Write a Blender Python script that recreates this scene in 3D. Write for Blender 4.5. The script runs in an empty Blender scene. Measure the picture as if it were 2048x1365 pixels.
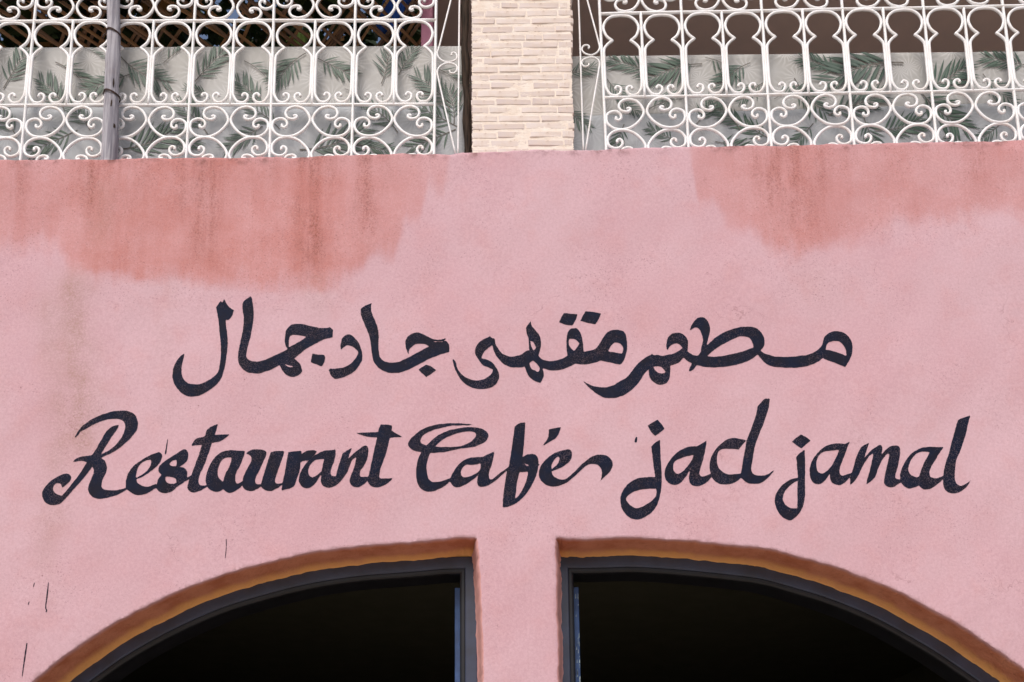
import bpy, bmesh, math, random
import numpy as np
from mathutils import Vector, Matrix
from mathutils.geometry import delaunay_2d_cdt

random.seed(7); RNG = np.random.default_rng(7)
SC = bpy.context.scene
COL = SC.collection
R = math.radians

# ------------------------------------------------------------------ camera
CAM_Y, CAM_Z = -5.0, 1.6
FPX, PCX, PCY = 1667.0, 1024.0, 1490.0            # focal length and optical axis, in pixels of a 2048 wide frame
PITCH, ROLL = R(8.0), R(-0.6)
FWD = np.array([0, math.cos(PITCH), math.sin(PITCH)])
UP0 = np.array([0, -math.sin(PITCH), math.cos(PITCH)])
RT0 = np.array([1.0, 0, 0])
RT = math.cos(ROLL) * RT0 + math.sin(ROLL) * UP0
UP = -math.sin(ROLL) * RT0 + math.cos(ROLL) * UP0
EYE = np.array([0, CAM_Y, CAM_Z])
cam = bpy.data.cameras.new('camera'); cob = bpy.data.objects.new('camera', cam); COL.objects.link(cob)
cob.matrix_world = Matrix(((RT[0], UP[0], -FWD[0], EYE[0]), (RT[1], UP[1], -FWD[1], EYE[1]),
                           (RT[2], UP[2], -FWD[2], EYE[2]), (0, 0, 0, 1)))
cam.sensor_fit = 'HORIZONTAL'; cam.sensor_width = 36; cam.lens = FPX / 2048 * 36
cam.shift_y = (PCY - 682.0) / 2048.0              # rising-front lens, as the photograph's corrected verticals show
cam.clip_start = 0.05; cam.clip_end = 500
SC.camera = cob
SC.render.resolution_x, SC.render.resolution_y = 1024, 682

# ------------------------------------------------------------------ light
world = bpy.data.worlds.new('World'); SC.world = world; world.use_nodes = True
wn = world.node_tree.nodes; wl = world.node_tree.links
sky = wn.new('ShaderNodeTexSky'); sky.sky_type = 'NISHITA'; sky.sun_disc = False
SUN_EL, SUN_AZ = 52.0, 200.0                       # azimuth: compass bearing from +Y, clockwise
sky.sun_elevation = R(SUN_EL); sky.sun_rotation = R(SUN_AZ)
sky.air_density = 1.0; sky.dust_density = 5.0; sky.ozone_density = 1.0
wn['Background'].inputs['Strength'].default_value = 0.11
wl.new(sky.outputs[0], wn['Background'].inputs['Color'])
sun = bpy.data.lights.new('sun', 'SUN'); sob = bpy.data.objects.new('sun', sun); COL.objects.link(sob)
sun.energy = 1.5; sun.angle = R(35); sun.color = (1.0, 0.965, 0.93)
sd = Vector((math.sin(R(SUN_AZ)) * math.cos(R(SUN_EL)), math.cos(R(SUN_AZ)) * math.cos(R(SUN_EL)), math.sin(R(SUN_EL))))
sob.rotation_euler = sd.to_track_quat('Z', 'Y').to_euler(); sob.location = (0, -8, 14)
SC.view_settings.view_transform = 'Standard'; SC.view_settings.look = 'None'
SC.view_settings.exposure = 0.24; SC.view_settings.gamma = 1.0
SC.render.engine = 'CYCLES'

# ------------------------------------------------------------------ helpers
def P(px, py, Y=0.0):
    """point of the plane y=Y that the frame shows at pixel (px, py) of the 2048 wide frame"""
    px = np.asarray(px, float); py = np.asarray(py, float)
    d = FWD[None] * FPX + (px.reshape(-1, 1) - PCX) * RT[None] + (PCY - py.reshape(-1, 1)) * UP[None]
    t = (Y - EYE[1]) / d[:, 1]
    return EYE[None] + d * t[:, None]
def P1(px, py, Y=0.0): return P([px], [py], Y)[0]
def PZ(px, py, Z):
    d = FWD * FPX + (px - PCX) * RT + (PCY - py) * UP
    return EYE + d * ((Z - EYE[2]) / d[2])

def link_mesh(name, verts, faces, mats, parent=None, smooth=False, mi=None):
    me = bpy.data.meshes.new(name)
    me.from_pydata([tuple(map(float, v)) for v in verts], [], [tuple(map(int, f)) for f in faces])
    for m in (mats if isinstance(mats, (list, tuple)) else [mats]): me.materials.append(m)
    if mi is not None: me.polygons.foreach_set('material_index', np.asarray(mi, np.int32))
    if smooth: me.polygons.foreach_set('use_smooth', [True] * len(me.polygons))
    me.update()
    return link_obj(name, me, parent)
def link_obj(name, me, parent=None):
    o = bpy.data.objects.new(name, me); COL.objects.link(o)
    if parent is not None: o.parent = parent
    return o
def tag(o, label=None, cat=None, group=None, kind=None):
    if label: o['label'] = label
    if cat: o['category'] = cat
    if group: o['group'] = group
    if kind: o['kind'] = kind
    return o
def empty(name, loc, label, cat, group=None):
    o = bpy.data.objects.new(name, None); COL.objects.link(o); o.location = tuple(map(float, loc)); o.empty_display_size = .1
    return tag(o, label, cat, group)
def local(o, pts): return np.asarray(pts, float) - np.array(o.location)[None]
def fattr(me, name, vals):
    a = me.attributes.new(name, 'FLOAT', 'POINT'); a.data.foreach_set('value', np.asarray(vals, np.float32))

def box(x0, x1, y0, y1, z0, z1):
    v = [(x, y, z) for x in (x0, x1) for y in (y0, y1) for z in (z0, z1)]
    f = [(0, 1, 3, 2), (4, 6, 7, 5), (0, 4, 5, 1), (2, 3, 7, 6), (0, 2, 6, 4), (1, 5, 7, 3)]
    return v, f
def bevel_box(sx, sy, sz, b, seg=1, jit=0.0, rng=None):
    bm = bmesh.new(); bmesh.ops.create_cube(bm, size=1)
    for v in bm.verts: v.co = Vector((v.co.x * sx, v.co.y * sy, v.co.z * sz))
    bmesh.ops.bevel(bm, geom=bm.edges[:], offset=b, segments=seg, affect='EDGES')
    if jit:
        for v in bm.verts: v.co += Vector(rng.normal(0, jit, 3))
    return bm
def bm_link(name, bm, mat, parent=None, smooth=False):
    me = bpy.data.meshes.new(name); bm.to_mesh(me); bm.free()
    for m in (mat if isinstance(mat, (list, tuple)) else [mat]): me.materials.append(m)
    if smooth: me.polygons.foreach_set('use_smooth', [True] * len(me.polygons))
    return link_obj(name, me, parent)

def spline(pts, n=6, closed=False):
    """Catmull-Rom through pts; a third component 1 marks a corner"""
    p = [np.array(q[:2], float) for q in pts]; c = [len(q) > 2 and q[2] == 1 for q in pts]
    N = len(p); out = []
    for i in range(N if closed else N - 1):
        p1, p2 = p[i], p[(i + 1) % N]
        p0 = p[i - 1] if (i > 0 or closed) else 2 * p1 - p2
        p3 = p[(i + 2) % N] if (i + 2 < N or closed) else 2 * p2 - p1
        m1 = (p2 - p0) * .5; m2 = (p3 - p1) * .5
        L = np.linalg.norm(p2 - p1)
        if c[i]: m1 = (p2 - p1)
        if c[(i + 1) % N]: m2 = (p2 - p1)
        for m in (m1, m2):
            l = np.linalg.norm(m)
            if l > 1.6 * L: m *= 1.6 * L / l
        for k in range(n):
            t = k / n; t2 = t * t; t3 = t2 * t
            out.append((2*t3 - 3*t2 + 1) * p1 + (t3 - 2*t2 + t) * m1 + (-2*t3 + 3*t2) * p2 + (t3 - t2) * m2)
    if not closed: out.append(p[-1])
    return np.array(out)

def tube(pts, r, ns=8, flat=1.0, closed=False):
    """sweep a round bar along pts (3D); radius may vary; flat scales it along Y"""
    pts = np.asarray(pts, float); n = len(pts)
    r = np.full(n, r) if np.isscalar(r) else np.asarray(r, float)
    T = np.gradient(pts, axis=0); T /= np.linalg.norm(T, axis=1)[:, None] + 1e-12
    ref = np.array([0, 1.0, 0]) if abs(T[:, 1]).max() < .9 else np.array([1.0, 0, 0])
    N = np.cross(T, ref); N /= np.linalg.norm(N, axis=1)[:, None] + 1e-12
    B = np.cross(N, T)
    V = []
    for k in range(ns):
        a = 2 * math.pi * k / ns
        V.append(pts + (N * math.cos(a) + B * math.sin(a) * flat) * r[:, None])
    V = np.stack(V, 1).reshape(-1, 3)
    F = [(i*ns + k, i*ns + (k+1) % ns, (i+1)*ns + (k+1) % ns, (i+1)*ns + k) for i in range(n - 1) for k in range(ns)]
    F.append(tuple(range(ns))[::-1]); F.append(tuple((n-1)*ns + k for k in range(ns)))
    return V, F
def merge(*vfs):
    V = []; F = []; o = 0
    for v, f in vfs:
        V += [tuple(q) for q in v]; F += [tuple(i + o for i in q) for q in f]; o += len(v)
    return V, F

# ------------------------------------------------------------------ materials
class NT:
    def __init__(s, name):
        s.m = bpy.data.materials.new(name); s.m.use_nodes = True; s.t = s.m.node_tree
        s.b = s.t.nodes['Principled BSDF']; s.out = s.t.nodes['Material Output']
        s.co = s.n('ShaderNodeTexCoord')
    def n(s, typ, **kw):
        o = s.t.nodes.new(typ)
        for k, v in kw.items(): setattr(o, k, v)
        return o
    def l(s, a, b): s.t.links.new(a, b)
    def set(s, sock, v):
        if hasattr(v, 'is_linked') or hasattr(v, 'links'): s.l(v, sock)
        else: sock.default_value = v
    def obj(s): return s.co.outputs['Object']
    def gen(s): return s.co.outputs['Generated']
    def mapping(s, vec, scale=(1, 1, 1), rot=(0, 0, 0)):
        m = s.n('ShaderNodeMapping'); s.l(vec, m.inputs['Vector']); m.inputs['Scale'].default_value = scale
        m.inputs['Rotation'].default_value = rot; return m.outputs[0]
    def noise(s, scale, detail=4, rough=.55, vec=None, dist=0, w=None):
        o = s.n('ShaderNodeTexNoise'); s.l(vec if vec is not None else s.obj(), o.inputs['Vector'])
        o.inputs['Scale'].default_value = scale; o.inputs['Detail'].default_value = detail
        o.inputs['Roughness'].default_value = rough; o.inputs['Distortion'].default_value = dist
        return o.outputs['Fac']
    def math(s, op, a, b=None, c=None, clamp=False):
        o = s.n('ShaderNodeMath', operation=op, use_clamp=clamp); s.set(o.inputs[0], a)
        if b is not None: s.set(o.inputs[1], b)
        if c is not None: s.set(o.inputs[2], c)
        return o.outputs[0]
    def ramp(s, v, lo, hi, a=0.0, b=1.0, smooth=True):
        o = s.n('ShaderNodeMapRange', interpolation_type='SMOOTHSTEP' if smooth else 'LINEAR'); s.set(o.inputs['Value'], v)
        o.inputs['From Min'].default_value = lo; o.inputs['From Max'].default_value = hi
        o.inputs['To Min'].default_value = a; o.inputs['To Max'].default_value = b
        return o.outputs[0]
    def mix(s, f, a, b, mode='MIX'):
        o = s.n('ShaderNodeMix', data_type='RGBA', blend_type=mode); s.set(o.inputs[0], f)
        for sock, v in ((o.inputs[6], a), (o.inputs[7], b)): s.set(sock, v if not isinstance(v, tuple) else (*v[:3], 1))
        return o.outputs[2]
    def attr(s, name): return s.n('ShaderNodeAttribute', attribute_name=name).outputs['Fac']
    def rnd(s): return s.n('ShaderNodeObjectInfo').outputs['Random']
    def bump(s, h, strength=.3, dist=.01):
        o = s.n('ShaderNodeBump'); s.l(h, o.inputs['Height']); o.inputs['Strength'].default_value = strength
        o.inputs['Distance'].default_value = dist; s.l(o.outputs[0], s.b.inputs['Normal'])
    def done(s, col, rough=.8, spec=.3, metal=0.0):
        s.set(s.b.inputs['Base Color'], col if not isinstance(col, tuple) else (*col[:3], 1))
        s.set(s.b.inputs['Roughness'], rough); s.b.inputs['Specular IOR Level'].default_value = spec
        s.b.inputs['Metallic'].default_value = metal
        return s.m
def srgb(r, g, b):
    f = lambda c: (c / 255 / 12.92) if c / 255 <= .04045 else ((c / 255 + .055) / 1.055) ** 2.4
    return (f(r), f(g), f(b))

def mat_wall():
    t = NT('pink_plaster')
    big = t.noise(1.1, 3, .5); mid = t.noise(5.0, 5, .6); fine = t.noise(60, 4, .7)
    pink = srgb(205, 167, 177); pale = srgb(208, 175, 185); warm = srgb(205, 161, 167)
    c = t.mix(t.ramp(big, .35, .65), pale, pink); c = t.mix(t.ramp(mid, .45, .75, 0, .55), c, warm)
    # water stain: a wash that hangs from the coping with an uneven lower edge
    streakv = t.mapping(t.obj(), (9, 1, .55)); stv = t.noise(1.0, 6, .65, streakv)
    streak2 = t.noise(1.0, 5, .7, t.mapping(t.obj(), (28, 1, .9)))
    edge = t.math('ADD', t.attr('stain'), t.math('MULTIPLY', t.math('SUBTRACT', t.noise(3.0, 7, .66), .5), 1.5))
    edge = t.math('ADD', edge, t.math('MULTIPLY', t.math('SUBTRACT', stv, .5), .8))
    edge = t.math('ADD', edge, t.math('MULTIPLY', t.math('SUBTRACT', t.attr('stainw'), .8), .9))
    edge = t.math('ADD', edge, t.math('MULTIPLY', t.math('SUBTRACT', t.noise(1.3, 3, .5), .5), 1.1))
    sm = t.ramp(edge, -.22, .55)
    depth = t.ramp(t.math('ADD', t.math('MULTIPLY', stv, .45), t.noise(2.6, 6, .65)), .50, .98)
    sc = t.mix(depth, srgb(204, 150, 150), srgb(188, 118, 108))
    c = t.mix(t.math('MULTIPLY', sm, t.math('MULTIPLY_ADD', t.attr('stainw'), .7, .15)), c, sc)
    # brown drips
    grain = t.noise(75, 3, .7); patch = t.noise(1.0, 5, .65, t.mapping(t.obj(), (10, 1, 2.4)))
    dm = t.math('MULTIPLY', t.attr('drip'), t.ramp(t.math('ADD', patch, t.math('MULTIPLY', streak2, .35)), .46, .86))
    c = t.mix(t.math('MULTIPLY', dm, .50), c, srgb(158, 92, 76))
    c = t.mix(t.math('MULTIPLY', t.math('MULTIPLY', dm, t.ramp(grain, .48, .62)), .62), c, srgb(112, 60, 46))
    # tan run-off marks
    tn = t.math('MULTIPLY', t.attr('tan'), t.ramp(t.math('ADD', t.math('MULTIPLY', mid, .6), t.math('MULTIPLY', grain, .7)), .42, .85))
    c = t.mix(t.math('MULTIPLY', tn, .62), c, srgb(158, 130, 114))
    # grime along the coping and speckles
    gr = t.math('MULTIPLY', t.attr('grime'), t.ramp(t.noise(7, 6, .7), .48, .66))
    c = t.mix(t.math('MULTIPLY', gr, .8), c, srgb(96, 60, 50))
    sp = t.noise(95, 2, .6); area = t.noise(2.3, 4, .6)
    spm = t.math('MULTIPLY', t.ramp(sp, .60, .70), t.ramp(t.math('ADD', area, t.math('MULTIPLY', t.attr('stainw'), .12)), .42, .68))
    c = t.mix(t.math('MULTIPLY', spm, .45), c, srgb(110, 62, 58))
    v = t.n('ShaderNodeTexVoronoi'); t.l(t.obj(), v.inputs['Vector']); v.inputs['Scale'].default_value = 5.5
    pit = t.math('MULTIPLY', t.ramp(v.outputs['Distance'], .02, .035, 1, 0), t.ramp(area, .5, .6))
    c = t.mix(t.math('MULTIPLY', pit, .6), c, srgb(105, 60, 55))
    c = t.mix(t.ramp(fine, .3, .7, .20, 0), c, srgb(150, 100, 105)); c = t.mix(t.ramp(t.noise(130, 2, .6), .5, .75, 0, .16), c, srgb(235, 210, 214))
    ck = t.n('ShaderNodeTexVoronoi', feature='DISTANCE_TO_EDGE'); dv = t.n('ShaderNodeVectorMath', operation='MULTIPLY_ADD'); nz = t.n('ShaderNodeTexNoise'); t.l(t.obj(), nz.inputs['Vector']); nz.inputs['Scale'].default_value = 6; nz.inputs['Detail'].default_value = 5
    t.l(nz.outputs['Color'], dv.inputs[0]); dv.inputs[1].default_value = (.35, .35, .35); t.l(t.obj(), dv.inputs[2]); t.l(dv.outputs[0], ck.inputs['Vector']); ck.inputs['Scale'].default_value = 2.6
    crk = t.math('MULTIPLY', t.ramp(ck.outputs['Distance'], .0, .009, 1, 0), t.ramp(t.noise(1.7, 4, .6), .56, .66)); c = t.mix(t.math('MULTIPLY', crk, .38), c, srgb(130, 84, 80))
    h = t.math('ADD', t.math('MULTIPLY', mid, .8), t.math('MULTIPLY', fine, .22))
    h = t.math('ADD', h, t.math('MULTIPLY', t.noise(16, 4, .6), .45))
    t.bump(h, .28, .012)
    return t.done(c, .88, .2)
def mat_reveal():
    t = NT('ochre_plaster_with_bounce')
    n = t.noise(6, 5, .6); f = t.noise(45, 4, .7)
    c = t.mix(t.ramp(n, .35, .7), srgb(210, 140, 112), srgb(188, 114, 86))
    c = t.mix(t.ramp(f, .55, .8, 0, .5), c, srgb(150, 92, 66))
    c = t.mix(t.math('MULTIPLY', t.ramp(t.math('ADD', t.attr('inner'), t.math('MULTIPLY', t.math('SUBTRACT', n, .5), .9)), .1, 1.1), .85), c, srgb(255, 194, 122))  # ochre soffit, with shade outward and warm bounce near the frame painted in
    c = t.mix(t.attr('lip'), c, srgb(205, 165, 175))
    c = t.mix(t.attr('jamb'), c, srgb(214, 160, 156))
    t.bump(t.math('ADD', n, t.math('MULTIPLY', f, .5)), .8, .02)
    return t.done(c, .9, .15)
def mat_letter():
    t = NT('navy_brush_paint')
    n = t.noise(9, 4, .6); f = t.noise(150, 3, .7); g = t.noise(38, 3, .6)
    c = t.mix(t.ramp(n, .35, .65), srgb(23, 30, 50), srgb(31, 30, 42))
    c = t.mix(t.ramp(g, .45, .8, 0, .5), c, srgb(36, 42, 62))
    thin = t.ramp(t.math('ADD', t.noise(3.4, 3, .6), t.math('MULTIPLY', g, .35)), .52, .80)
    wear = t.math('MULTIPLY', t.ramp(f, .46, .64), thin)
    e = t.math('MULTIPLY', t.ramp(t.attr('edge'), 0, 2.2, 1, 0), t.ramp(t.math('ADD', t.math('MULTIPLY', f, .6), t.math('MULTIPLY', t.noise(14, 3), .6)), .60, .85))
    w = t.math('MAXIMUM', t.math('MULTIPLY', wear, .42), t.math('MULTIPLY', e, .7), clamp=True)
    t.done(c, .8, .12)
    tr = t.n('ShaderNodeBsdfTransparent'); mx = t.n('ShaderNodeMixShader')
    t.l(w, mx.inputs[0]); t.l(t.b.outputs[0], mx.inputs[1]); t.l(tr.outputs[0], mx.inputs[2]); t.l(mx.outputs[0], t.out.inputs['Surface'])
    return t.m
def mat_simple(name, a, b, scale=8, rough=.8, spec=.3, bump=.2, bd=.005, stretch=(1, 1, 1), rnd=0.0, metal=0.0, lo=.35, hi=.7):
    t = NT(name); v = t.mapping(t.obj(), stretch)
    n = t.noise(scale, 5, .6, v); c = t.mix(t.ramp(n, lo, hi), a, b)
    if rnd: c = t.mix(t.math('MULTIPLY', t.rnd(), rnd), c, tuple(x * .45 for x in a))
    if bump: t.bump(n, bump, bd)
    return t.done(c, rough, spec, metal)
def mat_iron():
    t = NT('white_painted_iron')
    n = t.noise(7, 5, .65); f = t.noise(70, 4, .7)
    geo = t.n('ShaderNodeNewGeometry'); sep = t.n('ShaderNodeSeparateXYZ'); t.l(geo.outputs['Normal'], sep.inputs[0])
    c = t.mix(t.ramp(n, .4, .75), srgb(242, 243, 246), srgb(236, 235, 236))
    dirt = t.math('MULTIPLY', t.ramp(n, .40, .68), t.ramp(f, .35, .6))
    c = t.mix(t.math('MULTIPLY', dirt, .22), c, srgb(190, 164, 132))
    c = t.mix(t.math('MULTIPLY', t.ramp(f, .69, .76), .6), c, srgb(120, 84, 62))
    t.bump(t.math('ADD', f, n), .25, .003)
    return t.done(c, .45, .4)
def mat_brick():
    t = NT('limewashed_brick')
    n = t.noise(9, 5, .65); f = t.noise(55, 5, .7); s = t.noise(1, 5, .65, t.mapping(t.obj(), (14, 10, 60)))
    c = t.mix(t.rnd(), srgb(230, 219, 214), srgb(212, 198, 195))
    c = t.mix(t.ramp(n, .42, .7, 0, .7), c, srgb(220, 203, 190))
    c = t.mix(t.ramp(s, .52, .72, 0, .55), c, srgb(208, 190, 184))
    c = t.mix(t.ramp(t.math('MULTIPLY', f, n), .38, .48, 0, .6), c, srgb(130, 92, 70))
    t.bump(t.math('ADD', t.math('MULTIPLY', f, .6), s), .3, .004)
    return t.done(c, .9, .2)
def mat_mortar():
    t = NT('limewashed_mortar')
    n = t.noise(12, 6, .65); f = t.noise(70, 5, .7)
    c = t.mix(t.ramp(n, .35, .65), srgb(238, 228, 219), srgb(232, 217, 204))
    c = t.mix(t.ramp(t.math('MULTIPLY', f, n), .34, .44, 0, .85), c, srgb(128, 92, 66))
    t.bump(t.math('ADD', f, n), .4, .005)
    return t.done(c, .92, .15)
def mat_paper():
    t = NT('printed_wallpaper')
    # pale starburst tracery on a grey ground
    v = t.n('ShaderNodeTexVoronoi', voronoi_dimensions='2D'); sepc = t.n('ShaderNodeSeparateXYZ'); t.l(t.obj(), sepc.inputs[0])
    cb = t.n('ShaderNodeCombineXYZ'); t.l(sepc.outputs[0], cb.inputs[0]); t.l(sepc.outputs[2], cb.inputs[1])
    t.l(cb.outputs[0], v.inputs['Vector']); v.inputs['Scale'].default_value = 5.2
    sub = t.n('ShaderNodeVectorMath', operation='SUBTRACT')
    sc = t.n('ShaderNodeVectorMath', operation='SCALE'); t.l(cb.outputs[0], sc.inputs[0]); sc.inputs['Scale'].default_value = 1.0
    t.l(sc.outputs[0], sub.inputs[0]); t.l(v.outputs['Position'], sub.inputs[1])
    sp = t.n('ShaderNodeSeparateXYZ'); t.l(sub.outputs[0], sp.inputs[0])
    ang = t.math('ARCTAN2', sp.outputs[1], sp.outputs[0]); n = t.noise(14, 3, .5)
    st = t.math('SINE', t.math('ADD', t.math('MULTIPLY', ang, 15.0), t.math('MULTIPLY', n, 7.0)))
    st = t.math('MULTIPLY', t.ramp(st, -.2, .9), t.ramp(v.outputs['Distance'], .0, .75, 1, .15))
    c = t.mix(t.ramp(t.noise(2.2, 4, .6), .35, .65), srgb(172, 172, 171), srgb(162, 161, 158))
    c = t.mix(t.math('MULTIPLY', st, .75), c, srgb(196, 196, 197))
    c = t.mix(t.math('MULTIPLY', t.attr('lower'), .55), c, srgb(152, 160, 170))
    c = t.mix(t.ramp(t.noise(3.5, 4), .55, .8, 0, .4), c, srgb(160, 156, 150))
    t.bump(t.noise(3.5, 3), .25, .02)
    return t.done(c, .55, .3)
def mat_leafprint():
    t = NT('printed_leaf_ink')
    s = t.attr('shade'); n = t.noise(11, 3, .6)
    g1 = t.mix(t.rnd(), srgb(20, 66, 42), srgb(40, 66, 58))
    c = t.mix(s, g1, srgb(124, 136, 128)); c = t.mix(t.ramp(n, .45, .75, 0, .3), c, srgb(70, 92, 80))
    return t.done(c, .55, .3)
M = dict(
    wall=mat_wall(), reveal=mat_reveal(), letter=mat_letter(), iron=mat_iron(), brick=mat_brick(), mortar=mat_mortar(),
    paper=mat_paper(), leafprint=mat_leafprint(),
    stalk=mat_simple('printed_stalk_ink', srgb(96, 92, 88), srgb(120, 116, 110), 20, bump=0),
    frame=mat_simple('navy_metal_paint', srgb(62, 70, 92), srgb(54, 58, 72), 7, .34, .45, .12, .004, lo=.3, hi=.75),
    frame_shade=mat_simple('shaded_frame_paint', srgb(30, 31, 37), srgb(24, 24, 28), 7, .38, .4, .12, .004),  # inner frame: shade of its underside put into the colour as near-black
    blue=mat_simple('scuffed_blue_paint', srgb(66, 96, 148), srgb(52, 74, 116), 9, .5, .4, .15, .004),
    scuff=mat_simple('bare_scuffed_metal', srgb(186, 204, 206), srgb(110, 136, 150), 30, .6, .4, .2),
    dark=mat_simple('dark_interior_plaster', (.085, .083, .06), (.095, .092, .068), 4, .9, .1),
    wood=None, tie=mat_simple('rusty_wire', srgb(78, 58, 52), srgb(48, 38, 36), 60, .7, .3),
    bark=mat_simple('dark_weathered_timber', srgb(66, 54, 46), srgb(28, 24, 22), 6, .9, .15, .5, .01, (14, 14, 1)),
    brown=mat_simple('brown_ceiling_paint', srgb(212, 188, 178), srgb(204, 182, 174), 3, .9, .15, .15),
    greywall=mat_simple('grey_brown_render', srgb(142, 132, 128), srgb(122, 114, 112), 3, .9, .15, .2),
    mauve=mat_simple('mauve_painted_plaster', srgb(196, 136, 160), srgb(176, 120, 142), 4, .8, .2, .2),
    street=mat_simple('dusty_street', (.48, .42, .35), (.42, .36, .30), 1.2, .95, .1, .3, .02),
    tarp=mat_simple('blue_sheet', srgb(70, 130, 235), srgb(50, 100, 215), 4, .5, .3, .3, .02),
    lime=mat_simple('lime_sheet', srgb(190, 225, 130), srgb(165, 205, 110), 4, .6, .3, .2),
    terrace=mat_simple('terrace_tile', (.5, .42, .36), (.45, .38, .33), 4, .8, .2),
)
def mat_pole():
    t = NT('weathered_grey_wood')
    g = t.noise(1.0, 6, .65, t.mapping(t.obj(), (55, 55, 2.2)), .4); n = t.noise(5, 4, .6)
    c = t.mix(t.ramp(g, .38, .62), srgb(176, 174, 182), srgb(132, 130, 140))
    c = t.mix(t.ramp(n, .5, .8, 0, .6), c, srgb(122, 108, 106))
    c = t.mix(t.ramp(g, .64, .74, 0, .85), c, srgb(58, 50, 50))
    t.bump(g, .6, .006); return t.done(c, .85, .2)
M['wood'] = mat_pole()
def mat_lath():
    t = NT('split_bamboo')
    g = t.noise(1.0, 5, .6, t.mapping(t.obj(), (2, 60, 60)))
    c = t.mix(t.rnd(), srgb(206, 158, 112), srgb(150, 124, 106)); c = t.mix(t.ramp(g, .4, .7, 0, .6), c, srgb(96, 74, 60))
    t.bump(g, .4, .004); return t.done(c, .75, .25)
M['lath'] = mat_lath()
def mat_vine():
    t = NT('vine_leaf')
    r = t.attr('tone'); c = t.mix(t.ramp(r, .0, .8), (.022, .045, .018), (.05, .085, .025))
    c = t.mix(t.ramp(r, .93, .96), c, (.32, .16, .05)); return t.done(c, .6, .3)
M['vine'] = mat_vine()

# ------------------------------------------------------------------ the facade wall
def wob(x, z):
    """plaster undulation of the wall face, metres along y"""
    x = np.asarray(x, float); z = np.asarray(z, float)
    return (0.0034 * np.sin(2.1 * x + 1.3 * z + .4) + 0.0026 * np.sin(4.3 * x - 3.1 * z + 1.9) + 0.0016 * np.sin(9.7 * x + 6.3 * z)
            + 0.0011 * np.sin(15.1 * x - 12.7 * z + 2.2) + 0.0018 * np.sin(1.2 * x - 7.9 * z + .7))
def smooth_noise(x, seed, f):
    x = np.asarray(x, float)
    return sum(np.sin(x * f * k + seed * (k * 1.7 + .3)) / k for k in (1, 2.3, 4.1, 7.7)) / 1.8

TOPPX = [(-700, 327), (-300, 323), (0, 320), (200, 319), (400, 318), (560, 316), (700, 311), (820, 308), (905, 309), (925, 306), (1000, 302), (1060, 300),
         (1180, 301), (1250, 299), (1300, 297), (1450, 293), (1600, 291), (1700, 289), (1800, 286), (1900, 284), (2048, 282), (2400, 276), (2750, 271)]
LARCH = [(-146, 1690), (-136, 1600), (-100, 1515), (-45, 1445), (20, 1394), (60, 1365), (120, 1318), (200, 1262), (300, 1207), (400, 1163), (500, 1132), (600, 1108), (700, 1093),
         (800, 1085), (880, 1078), (930, 1073), (950, 1074), (957, 1082, ), (959, 1110), (961, 1150), (965, 1220), (967, 1290), (969, 1365)]
RARCH = [(1115, 1365), (1114, 1290), (1112, 1220), (1111, 1150), (1110, 1110), (1110, 1084), (1116, 1076), (1140, 1077), (1200, 1076), (1280, 1074), (1380, 1080), (1500, 1092), (1560, 1101),
         (1629, 1120), (1706, 1144), (1802, 1184), (1909, 1243), (1980, 1289), (2048, 1337), (2100, 1378), (2160, 1440), (2200, 1510), (2222, 1600), (2228, 1690)]
def wall_curve(pts, n, amp, seed):
    q = spline(pts, n)
    d = np.concatenate([[0], np.cumsum(np.linalg.norm(np.diff(q, axis=0), axis=1))])
    T = np.gradient(q, axis=0); T /= np.linalg.norm(T, axis=1)[:, None]
    q = q + np.stack([-T[:, 1], T[:, 0]], 1) * (amp * smooth_noise(d, seed, .045) + .7 * amp * smooth_noise(d, seed + 2, .16) + np.random.default_rng(int(seed * 10)).normal(0, .2 * amp, len(q)))[:, None]
    w = P(q[:, 0], q[:, 1]); return w[:, [0, 2]]
top = wall_curve(TOPPX, 18, .8, 3.1)
la = wall_curve(LARCH, 10, 1.2, 1.2); ra = wall_curve(RARCH, 10, 1.2, 5.3)
# carry the jambs down to the street
def drop(a, first, n=14):
    e = a[0] if first else a[-1]
    zs = np.linspace(e[1], 0, n + 1)[1:]
    k = np.stack([np.full(n, e[0]), zs], 1)
    return np.vstack([k[::-1], a]) if first else np.vstack([a, k])
la = drop(drop(la, True), False); ra = drop(drop(ra, True), False)
xl, xr = top[0, 0], top[-1, 0]
outline = np.vstack([[(xl, 0)], la, ra, [(xr, 0)], top[::-1]])
nO = len(outline)
def inside_poly(pts, poly):
    x, y = pts[:, 0], pts[:, 1]; c = np.zeros(len(pts), bool)
    px, py = poly[:, 0], poly[:, 1]; j = len(poly) - 1
    for i in range(len(poly)):
        if py[i] != py[j]:
            cond = ((py[i] > y) != (py[j] > y)) & (x < (px[j] - px[i]) * (y - py[i]) / (py[j] - py[i]) + px[i]); c ^= cond
        j = i
    return c
s = .022
gx, gz = np.meshgrid(np.arange(-3.35, 3.35, s), np.arange(2.35, top[:, 1].max(), s)); fine = np.stack([gx.ravel(), gz.ravel()], 1)
gx, gz = np.meshgrid(np.arange(xl + .1, xr, .14), np.arange(.1, top[:, 1].max(), .14)); coarse = np.stack([gx.ravel(), gz.ravel()], 1)
coarse = coarse[(abs(coarse[:, 0]) > 3.45) | (coarse[:, 1] < 2.25)]
pts = np.vstack([fine + RNG.uniform(-.004, .004, fine.shape), coarse])
pts = pts[inside_poly(pts, outline)]
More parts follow.
